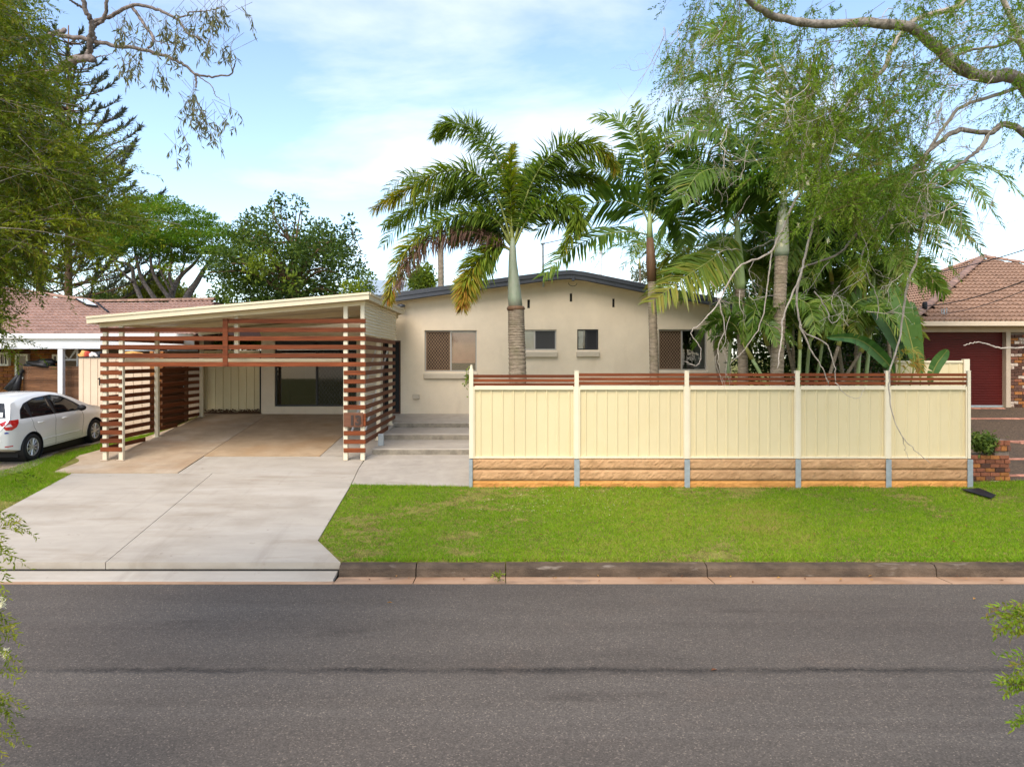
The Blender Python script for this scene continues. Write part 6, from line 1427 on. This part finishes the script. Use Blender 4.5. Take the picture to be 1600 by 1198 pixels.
# ---- right hand near tree: only its lowest ends hang into view
r = np.random.default_rng(62)
rb = thing('right_bottlebrush', Vector((4.4, 1.4, -.3)), 'bright green bottlebrush branch ends over the road at the right edge', 'tree')
lo, ld, ll = [], [], []
for (x, y, tx, ty) in ((1650, 940, 1552, 946), (1640, 945, 1563, 962), (1640, 955, 1546, 966), (1630, 960, 1556, 978), (1620, 950, 1575, 990), (1640, 975, 1590, 990), (1630, 985, 1600, 985), (1650, 1030, 1568, 1022), (1640, 1040, 1585, 1040), (1640, 1055, 1566, 1058), (1635, 1060, 1562, 1064), (1630, 1060, 1570, 1080), (1640, 1075, 1580, 1070), (1640, 1105, 1590, 1105), (1640, 1120, 1582, 1128), (1650, 1110, 1592, 1120), (1600, 945, 1568, 985)):
    a, b = np.array(at(x, y, 4.0)), np.array(at(tx, ty - 8, 3.9 + r.uniform(-.1, .1)))
    for k in range(3): lo.append(a + r.normal(0, .012, 3)); v = b - a + r.normal(0, .012, 3); ld.append(v / np.linalg.norm(v)); ll.append(np.linalg.norm(v))
lb = LB(); sprigs(lb, np.array(lo), np.array(ld), np.array(ll), 26, .040, .0058, r, .62, .12, .12, .2)
n = 900; c0 = np.array([4.6, 3.2, 2.2]); p = c0 + r.normal(0, 1, (n, 3)) * [.45, .5, .9]; dd = unit(n, r); dd[:, 2] -= .5; sprigs(lb, p, norm(dd), r.uniform(.2, .4, n), 16, .05, .005, r)
lb.build('foliage', leafmat('young_bottlebrush_leaf', [(0.035, 0.075, 0.008), (0.09, 0.17, 0.012), (0.20, 0.30, 0.02), (0.22, 0.15, 0.04)], .55, .38, .2), rb)
m = MB(); th = Vector((4.5, 1.9, 2.2)); m.tube([Vector((4.4, 1.4, -.3)), Vector((4.5, 1.6, 1.0)), th], [.17, .13, .10], 10)
for ty in (950, 1050, 1110): q = at(1640, ty, 4.0); m.tube(*limb([th, Vector((4.3, 2.8, 2.1)), q + Vector((.3, -.1, .4)), q], .03, .004, 16, 5))
for k in range(6): q = Vector((4.6 + r.normal(0, .4), 3.2 + r.normal(0, .4), 2.4 + r.normal(0, .7))); m.tube(*limb([th, th.lerp(q, .5) + Vector((0, 0, .2)), q], .04, .008, 10, 5))
m.build('trunk', M['bark_grey'], rb, True)
# ---- verge tree on the right with bare hanging branches
r = np.random.default_rng(63)
vt = thing('verge_paperbark', Vector((9.7, 11.9, -.1)), 'large fine leaved verge tree arching in from the right with bare pale hanging branches', 'tree')
troot, tk = Vector((9.7, 11.9, -.15)), Vector((9.3, 11.6, 4.2))
m = MB(); m.tube([Vector(q) for q in spline([troot, Vector((9.9, 11.8, 1.5)), tk, Vector((9.0, 11.4, 6.2))], 20)], list(np.linspace(.34, .20, 20)), 12); m.build('trunk', M['bark_grey'], vt, True)
LIMBS = [
 ('bark_grey', [(1600, 132), (1537, 120), (1497, 104), (1461, 72), (1421, 44), (1353, 36), (1281, 38), (1216, 28), (1184, 12), (1150, -20)], 11.2, 9.5, .13, .05, 'T'),
 ('bark_pale', [(1560, -12), (1493, 12), (1433, 30), (1401, 64), (1377, 112), (1337, 148), (1309, 184), (1293, 208), (1287, 240), (1265, 281), (1241, 317), (1221, 361), (1200, 397), (1154, 418), (1123, 471), (1095, 506)], 11.0, 10.6, .05, .012, 'T'),
 ('bark_pale', [(1291, 233), (1280, 265), (1277, 320), (1259, 397), (1252, 425), (1238, 460), (1224, 495), (1222, 530), (1215, 575)], 10.7, 10.6, .032, .012, None),
 ('bark_grey', [(1600, 208), (1577, 196), (1561, 196), (1545, 208), (1497, 204), (1461, 228), (1433, 257), (1413, 309), (1381, 337), (1341, 365), (1309, 397), (1257, 417), (1248, 424)], 11.3, 10.8, .065, .014, 'T'),
 ('bark_grey', [(1545, 208), (1535, 228), (1517, 244), (1481, 268)], 11.2, 11.0, .05, .03, None),
 ('bark_grey', [(1600, 80), (1561, 72), (1501, 84), (1460, 110)], 11.3, 11, .04, .015, 'T'),
 ('bark_pale', [(1600, 132), (1561, 148), (1501, 168), (1469, 208), (1449, 240), (1441, 281), (1447, 321), (1433, 401), (1419, 441), (1413, 476), (1406, 527), (1391, 578), (1389, 606), (1394, 644), (1410, 682), (1432, 705), (1454, 724)], 11.2, 12.2, .045, .006, None),
 ('bark_pale', [(1252, 425), (1245, 467), (1251, 508), (1267, 546), (1283, 571), (1295, 600)], 10.7, 11.2, .026, .010, None),
 ('bark_pale', [(1251, 508), (1257, 520), (1289, 536), (1302, 565), (1306, 597)], 10.9, 11.2, .02, .008, None),
 ('bark_pale', [(1640, 544), (1600, 543), (1559, 543), (1540, 536), (1521, 535), (1505, 540)], 10.5, 10.4, .02, .008, 'L'),
 ('bark_pale', [(1450, 240), (1352, 385), (1355, 430), (1372, 470), (1370, 500)], 11.1, 11.3, .02, .008, None),
 ('bark_pale', [(1205, 392), (1200, 440), (1190, 500), (1168, 540), (1140, 570)], 10.6, 10.8, .018, .006, None),
 ('bark_pale', [(1123, 471), (1132, 510), (1122, 548), (1125, 580)], 10.6, 10.8, .014, .005, None),
 ('bark_pale', [(1095, 506), (1080, 520), (1095, 545), (1090, 570), (1070, 565)], 10.6, 10.7, .012, .004, None),
 ('bark_pale', [(1273, 455), (1290, 480), (1300, 505), (1318, 490)], 11, 11.1, .016, .006, None),
 ('bark_pale', [(1306, 597), (1320, 615), (1340, 622), (1352, 605)], 11.2, 11.4, .010, .004, None),
 ('bark_pale', [(1410, 682), (1414, 700), (1420, 718)], 12.1, 12.2, .010, .004, None)]
for (mt_, pxs, y0, y1, r0, r1, start) in LIMBS:
    n = len(pxs); pts3 = [at(a, b, y0 + (y1 - y0) * i / (n - 1)) for i, (a, b) in enumerate(pxs)]
    if start == 'T': pts3 = [Vector((9.25, 11.6, min(5.8, max(3.4, pts3[0].z - .6))))] + pts3
    if start == 'L': pts3 = [Vector((9.7, 11.8, 2.2))] + pts3
    q = spline(pts3, len(pts3) * 5); q += np.stack([r.normal(0, .006, len(q)) for _ in range(3)], 1)
    MB().tube([Vector(v) for v in q], list(np.linspace(r0 * .72 * (1.2 if start else 1), r1 * .75, len(q)) * (1 + r.normal(0, .05, len(q)))), 9 if r0 > .03 else 6).build('branch', M[mt_], vt, True)
# fine bare twigs
m = MB()
def twig(p, d, l, rad, depth):
    pts = [p]; 
    for k in range(6): d = (d + Vector(r.normal(0, .28, 3)) + Vector((0, 0, -.05))).normalized(); pts.append(pts[-1] + d * l / 6)
    m.tube(pts, list(np.linspace(rad, rad * .4, 7)), 4)
    if depth:
        for k in (2, 4, 5): twig(pts[k], (d + Vector(r.normal(0, .7, 3))).normalized(), l * .6, rad * .55, depth - 1)
for (x, y) in pick_in([(1090, 330), (1180, 300), (1290, 260), (1420, 260), (1450, 330), (1400, 480), (1290, 520), (1200, 520), (1090, 500)], 16, r): twig(at(x, y, r.uniform(10.2, 11.6)), Vector((r.normal(-.2, .5), r.normal(0, .3), r.normal(-.5, .4))).normalized(), r.uniform(.4, .9), .006, 2)
for (x, y) in pick_in([(1380, 0), (1600, 0), (1600, 300), (1500, 330), (1420, 250)], 46, r): twig(at(x, y, r.uniform(9.8, 11.5)), Vector((r.normal(-.6, .4), r.normal(0, .3), r.normal(-.2, .4))).normalized(), r.uniform(.5, 1.1), .007, 2)
for (x, y) in pick_in([(1030, 40), (1150, 20), (1300, 60), (1330, 200), (1150, 230), (1040, 200)], 36, r): twig(at(x, y, r.uniform(9.4, 10.8)), Vector((r.normal(-.3, .5), r.normal(0, .3), r.normal(-.6, .3))).normalized(), r.uniform(.5, 1.0), .006, 2)
m.build('twigs', M['bark_pale'], vt)['kind'] = 'stuff'
tw_v = MB()
def fol(poly, n, Y0, Y1, dmean, ln, v0, gap, sc__=24, ph=.7, droop=.7, lL=.056, lw=.0078, nsp=14):
    pp = []
    while len(pp) < n:
        x, y = pick_in(poly, 1, r)[0]
        if gapnoise(x, y, sc__, ph) < gap: continue
        pp.append(np.array(at(x, y - 14, r.uniform(Y0, Y1))))
    pp = np.array(pp); k = len(pp); dd = norm(np.array(dmean) + r.normal(0, .45, (k, 3))); lv = r.uniform(ln[0], ln[1], k); sprays(lb, tw_v, pp - dd * (lv * .55)[:, None], dd, lv, nsp, (.16, .34), 22, lL, lw, r, v0, droop)
lb = LB()
fol([(1040, -40), (1180, -40), (1300, 40), (1420, 50), (1475, 110), (1450, 190), (1440, 250), (1400, 330), (1330, 365), (1290, 345), (1235, 300), (1205, 230), (1215, 150), (1140, 110), (1060, 60)], 150, 9.3, 11.6, (-.35, 0, -.25), (.5, 1.2), .46, -.3)
fol([(1220, 110), (1330, 110), (1410, 170), (1390, 310), (1320, 350), (1260, 320), (1215, 240)], 90, 9.4, 11.2, (-.35, 0, -.3), (.5, 1.1), .55, -.3, ph=2.1)
fol([(1040, 95), (1080, 60), (1180, 110), (1200, 180), (1150, 205), (1090, 190), (1045, 180)], 34, 9.2, 10.8, (-.4, 0, -.4), (.5, 1.0), .5, -.3, lw=.0066)
fol([(1380, -30), (1620, -30), (1620, 110), (1530, 130), (1440, 60)], 60, 9.8, 11.6, (-.3, 0, -.15), (.4, .9), .5, -.3)
fol([(1560, 100), (1620, 100), (1620, 270), (1580, 260)], 10, 10, 11, (-.3, 0, -.5), (.4, .8), .4, -.3)
fol([(1330, 320), (1450, 260), (1470, 330), (1410, 420), (1360, 390)], 24, 10.2, 11.4, (-.1, 0, -.6), (.4, .9), .5, -.4)
fol([(1430, 400), (1480, 400), (1475, 430), (1440, 430)], 4, 11.2, 12, (.4, 0, -.3), (.4, .7), .4, -2)
lb.build('foliage', M['bottlebrush_g'], vt)
tw_v.build('leafy_twigs', M['bark_brown'], vt)['kind'] = 'stuff'
blossoms(vt, [(1243, 210, 9.6), (1236, 244, 9.6), (1245, 269, 9.6), (1258, 276, 9.7), (1232, 172, 9.6), (1271, 228, 9.6), (1225, 256, 9.7), (1262, 287, 9.7), (1247, 302, 9.8), (1325, 289, 10), (1220, 348, 10), (1248, 352, 10), (1294, 376, 10), (1221, 382, 10.2), (1281, 340, 10), (1230, 145, 9.6), (1393, 354, 10.4)], 6)
# ---- gum branch, upper left
r = np.random.default_rng(64)
gu = thing('gum_tree', Vector((-11.2, 12.8, -.05)), 'gum tree with twisting grey limbs reaching across the upper left sky', 'tree')
groot, gk = Vector((-11.2, 12.8, -.1)), Vector((-10.6, 12.6, 6.2))
MB().tube([Vector(q) for q in spline([groot, Vector((-11.0, 12.7, 3)), gk, Vector((-10.4, 12.4, 9))], 20)], list(np.linspace(.36, .2, 20)), 12).build('trunk', M['bark_gum'], gu, True)
GL_ = [([(-60, 120), (30, 118), (80, 114), (104, 99), (128, 92), (147, 93)], .13, .085, 'T'), ([(136, 92), (141, 76), (142, 55), (143, 36), (133, 14), (128, -20)], .085, .05, None), ([(143, 38), (160, 30), (176, 24), (208, 8), (240, 14), (276, 30), (292, 52), (305, 58), (322, 66)], .065, .015, None), ([(150, 70), (146, 45), (160, 32), (166, 10), (160, -20)], .05, .04, None),
       ([(80, 54), (96, 56), (136, 62), (180, 72), (224, 78), (260, 88), (288, 102), (306, 116), (332, 120), (360, 116), (367, 98)], .075, .014, 'T'), ([(306, 116), (306, 136)], .035, .02, None), ([(208, 12), (224, 36), (240, 62), (232, 76)], .045, .03, None), ([(276, 30), (300, 20), (330, 16), (350, 10)], .025, .008, None), ([(128, 12), (112, 2), (100, -10)], .035, .02, None), ([(306, 118), (330, 134), (338, 150), (352, 160)], .016, .005, None), ([(147, 91), (160, 88), (176, 84)], .02, .006, None), ([(240, 62), (262, 70), (282, 66)], .016, .006, None)]
for (pxs, r0, r1, s) in GL_:
    pts3 = [at(a, b, 12.2 - .6 * i / len(pxs)) for i, (a, b) in enumerate(pxs)]
    if s == 'T': pts3 = [gk + Vector((.1, 0, pts3[0].z - gk.z - .8))] + pts3
    q = spline(pts3, len(pts3) * 6); q += r.normal(0, .008, q.shape); MB().tube([Vector(v) for v in q], list(np.linspace(r0 * .62, r1 * .7, len(q))), 8).build('branch', M['bark_gum'], gu, True)
lb = LB(); m = MB()
for (x, y, rr, n) in ((195, 50, 30, 130), (235, 45, 24, 70), (275, 55, 34, 170), (320, 40, 32, 150), (345, 25, 26, 90), (358, 78, 16, 60), (190, 98, 24, 90), (215, 95, 16, 40), (300, 160, 30, 120), (318, 190, 26, 130), (345, 195, 22, 60), (275, 235, 14, 34), (290, 215, 14, 24), (258, 122, 12, 30), (385, 28, 9, 14), (365, 180, 16, 24), (330, 75, 20, 70), (265, 85, 18, 50), (245, 118, 14, 30)):
    for k in range(max(2, n // 9)):
        a = at(x + r.normal(0, rr * .4), y + r.normal(0, rr * .4) - 6, 11.7 + r.uniform(-.7, .5)); d = Vector((r.normal(.1, .4), r.normal(0, .3), -.8)).normalized(); l = r.uniform(.15, .4)
        m.tube([a - Vector((r.normal(0, .15), 0, -.2)), a, a + d * l], [.0035, .003, .0015], 4); kk = 9; t = r.uniform(0, 1, kk)
        p = np.array(a)[None] + np.array(d)[None] * (t * l)[:, None]; dl = norm(np.array([0, 0, -.9]) + r.normal(0, .5, (kk, 3))); lb.leaves(p, dl, unit(kk, r), r.uniform(.09, .16, kk), r.uniform(.010, .016, kk), r.normal(.45, .2, kk), .06)
m.build('twigs', M['bark_gum'], gu)['kind'] = 'stuff'; lb.build('foliage', M['gum'], gu)
# ---- ivy on the first fence post, plant in the planter, gutter weed
def small_plant(name, label, c, n, sx, L_, w, v0, seed, dz=-.3, matn='broad', stems=6):
    r = np.random.default_rng(seed); o = thing(name, Vector(c), label, 'plant'); lb = LB(); p = np.array(c) + r.normal(0, 1, (n, 3)) * np.array(sx); d = norm(r.normal(0, .7, (n, 3)) + [0, -.2, dz])
    lb.leaves(p, d, norm(r.normal(0, .4, (n, 3)) + [0, -.5, .8]), L_ * r.uniform(.6, 1.2, n), w * r.uniform(.7, 1.2, n), r.normal(v0, .15, n), .1); lb.build('leaves', M[matn], o)
    m = MB()
    for k in range(stems): q = Vector(p[k * 3]); m.tube([Vector(c) - Vector((0, 0, sx[2])), Vector(c).lerp(q, .6), q], [.006, .005, .003], 4)
    m.build('stems', M['bark_brown'], o)
c = at(1533, 690, 14.9); small_plant('planter_shrub', 'small leafy shrub growing out of the brick planter', c, 950, (.13, .12, .085), .10, .026, .55, 71)
c = at(730, 592, 14.55); small_plant('climbing_vine', 'little green vine hanging behind the first cream fence post', c, 60, (.025, .03, .10), .06, .022, .85, 72)
c = at(778, 903, 10.15); small_plant('gutter_weed', 'small weed growing in the gutter below the kerb', c + Vector((0, 0, .03)), 40, (.04, .03, .02), .07, .01, .9, 73, .6)
# ---- lawns of blades
def in_poly_np(poly, x, y):
    c = np.zeros(len(x), bool); n = len(poly)
    for i in range(n):
        (x1, y1), (x2, y2) = poly[i], poly[i - 1]
        if y1 == y2: continue
        c ^= ((y1 > y) != (y2 > y)) & (x < (x2 - x1) * (y - y1) / (y2 - y1) + x1)
    return c
def lawn(name, label, poly, per, seed, hf, hl=(.022, .05)):
    r = np.random.default_rng(seed); x0, x1 = min(p[0] for p in poly), max(p[0] for p in poly); y0, y1 = min(p[1] for p in poly), max(p[1] for p in poly)
    n = int((x1 - x0) * (y1 - y0) * per); x, y = r.uniform(x0, x1, n), r.uniform(y0, y1, n); k = in_poly_np(poly, x, y)
    ph = np.random.default_rng(9).uniform(0, 6.3, (14, 2)); patch = np.zeros(n); 
    for q, (p1, p2) in enumerate(ph):
        f = 0.9 * 1.42 ** q; a_ = p2; patch += np.sin(f * (x * math.cos(a_) + y * math.sin(a_)) + p1 + 1.3 * np.sin(f * .6 * (y * math.cos(a_) - x * math.sin(a_)) + p2)) / (1 + .16 * q)
    patch /= 2.4
    bare = np.clip((-patch - .55) * 1.6 + .35 * np.clip((y - 13.6) / .7, 0, 1) * (x > -.6) * (x < 9.6), 0, .85)
    k &= ~(r.uniform(size=n) < bare); x, y, patch, bare = x[k], y[k], patch[k], bare[k]; n = len(x)
    z = np.array([hf(a, b) for a, b in zip(x, y)]); p = np.stack([x, y, z], 1)
    L_ = r.uniform(hl[0], hl[1], n) * (1 + .35 * np.clip(patch, -.8, 1)) * np.where(r.uniform(size=n) < .03, 1.9, 1) * np.where((y > 14.27) | (y < 10.68), r.uniform(1, 2.3, n), 1); d = norm(np.stack([r.normal(0, .7, n), r.normal(0, .7, n), np.full(n, .8)], 1)); s_ = norm(np.cross(d, r.normal(size=(n, 3)))) * .0042
    dry = (r.uniform(size=n) < np.clip(.07 + .13 * (-patch) + bare * .6, .02, .7))
    var = r.normal(.50, .15, n) + .16 * patch + .08 * np.sin(x * .8 + 1.5 * np.sin(y * .9)); var[dry] = r.uniform(.85, 1, dry.sum())
    lb = LB(); lb.tris(p - s_, p + s_, p + d * L_[:, None], var); tag(lb.build(name, M['grass']), label, 'grass', kind='stuff')
HG = lambda x, y: P(y) - .012 if abs(x) < 9.3 else hgt(x, y)
lawn('lawn', 'bright green mown lawn on the verge below the cream fence', [(X_(533, 10.58) + .03, 10.58), A1, A2, (X_(735, 14.38), 14.38), (9.5, 14.38), (9.6, 14.7), (14, 14.7), (14, 10.58)], 5600, 81, HG)
lawn('lawn_strip', 'green grass strip between the concrete driveway and the white car', [(-9.3, 10.6), G(-60, 834)[:2], G(0, 803)[:2], B1, cl[0], (-10.1, 16.9), (-9.55, 18.6), (-9.35, 20.0), (-10.0, 19.6), (-10.5, 18.6), (-10.55, 17.5), (-10.7, 16.2), (-10.9, 15.2), (-11.3, 14.5), (-12.5, 14.5), (-13, 10.6)], 5200, 82, hgt)
r = np.random.default_rng(84); n = 160; x = r.normal(1.2, 1.2, n); y = r.normal(13.2, .6, n); k = (y > 11) & (y < 14.2) & (x > -1.0); x, y = x[k], y[k]; n = len(x); p = np.stack([x, y, P(y) + .04], 1)
lb = LB(); lb.leaves(p, unit(n, r) * [1, 1, .3], np.tile([0, 0, 1.0], (n, 1)), np.full(n, .022), np.full(n, .010), r.uniform(.5, 1, n), .1); tag(lb.build('clover_flowers', M['flower']), 'tiny pale clover flowers dotting the lawn near its left end', 'flowers', kind='stuff')
# fallen leaves
r = np.random.default_rng(83); lb = LB(); n = 90
x = r.uniform(-2, 11, n); y = np.where(r.uniform(size=n) < .6, r.uniform(10.7, 14.2, n), r.uniform(10.12, 10.38, n)); z = np.where(y > 10.5, P(y) + .03, -.40)
y[:3] = r.uniform(6.5, 9.8, 3); z[:3] = -.385
lb.leaves(np.stack([x, y, z], 1), norm(np.stack([r.normal(size=n), r.normal(size=n), r.normal(0, .12, n)], 1)), np.tile([0, 0, 1.0], (n, 1)) + r.normal(0, .2, (n, 3)), r.uniform(.03, .09, n), r.uniform(.008, .018, n), r.uniform(0, 1, n), .15)
tag(lb.build('fallen_leaves', leafmat('dry_leaf', [(.10, .04, .02), (.25, .10, .04), (.45, .25, .05)], .7, .1, .2)), 'scattered dry brown leaves on the lawn, gutter and road', 'leaves', kind='stuff')
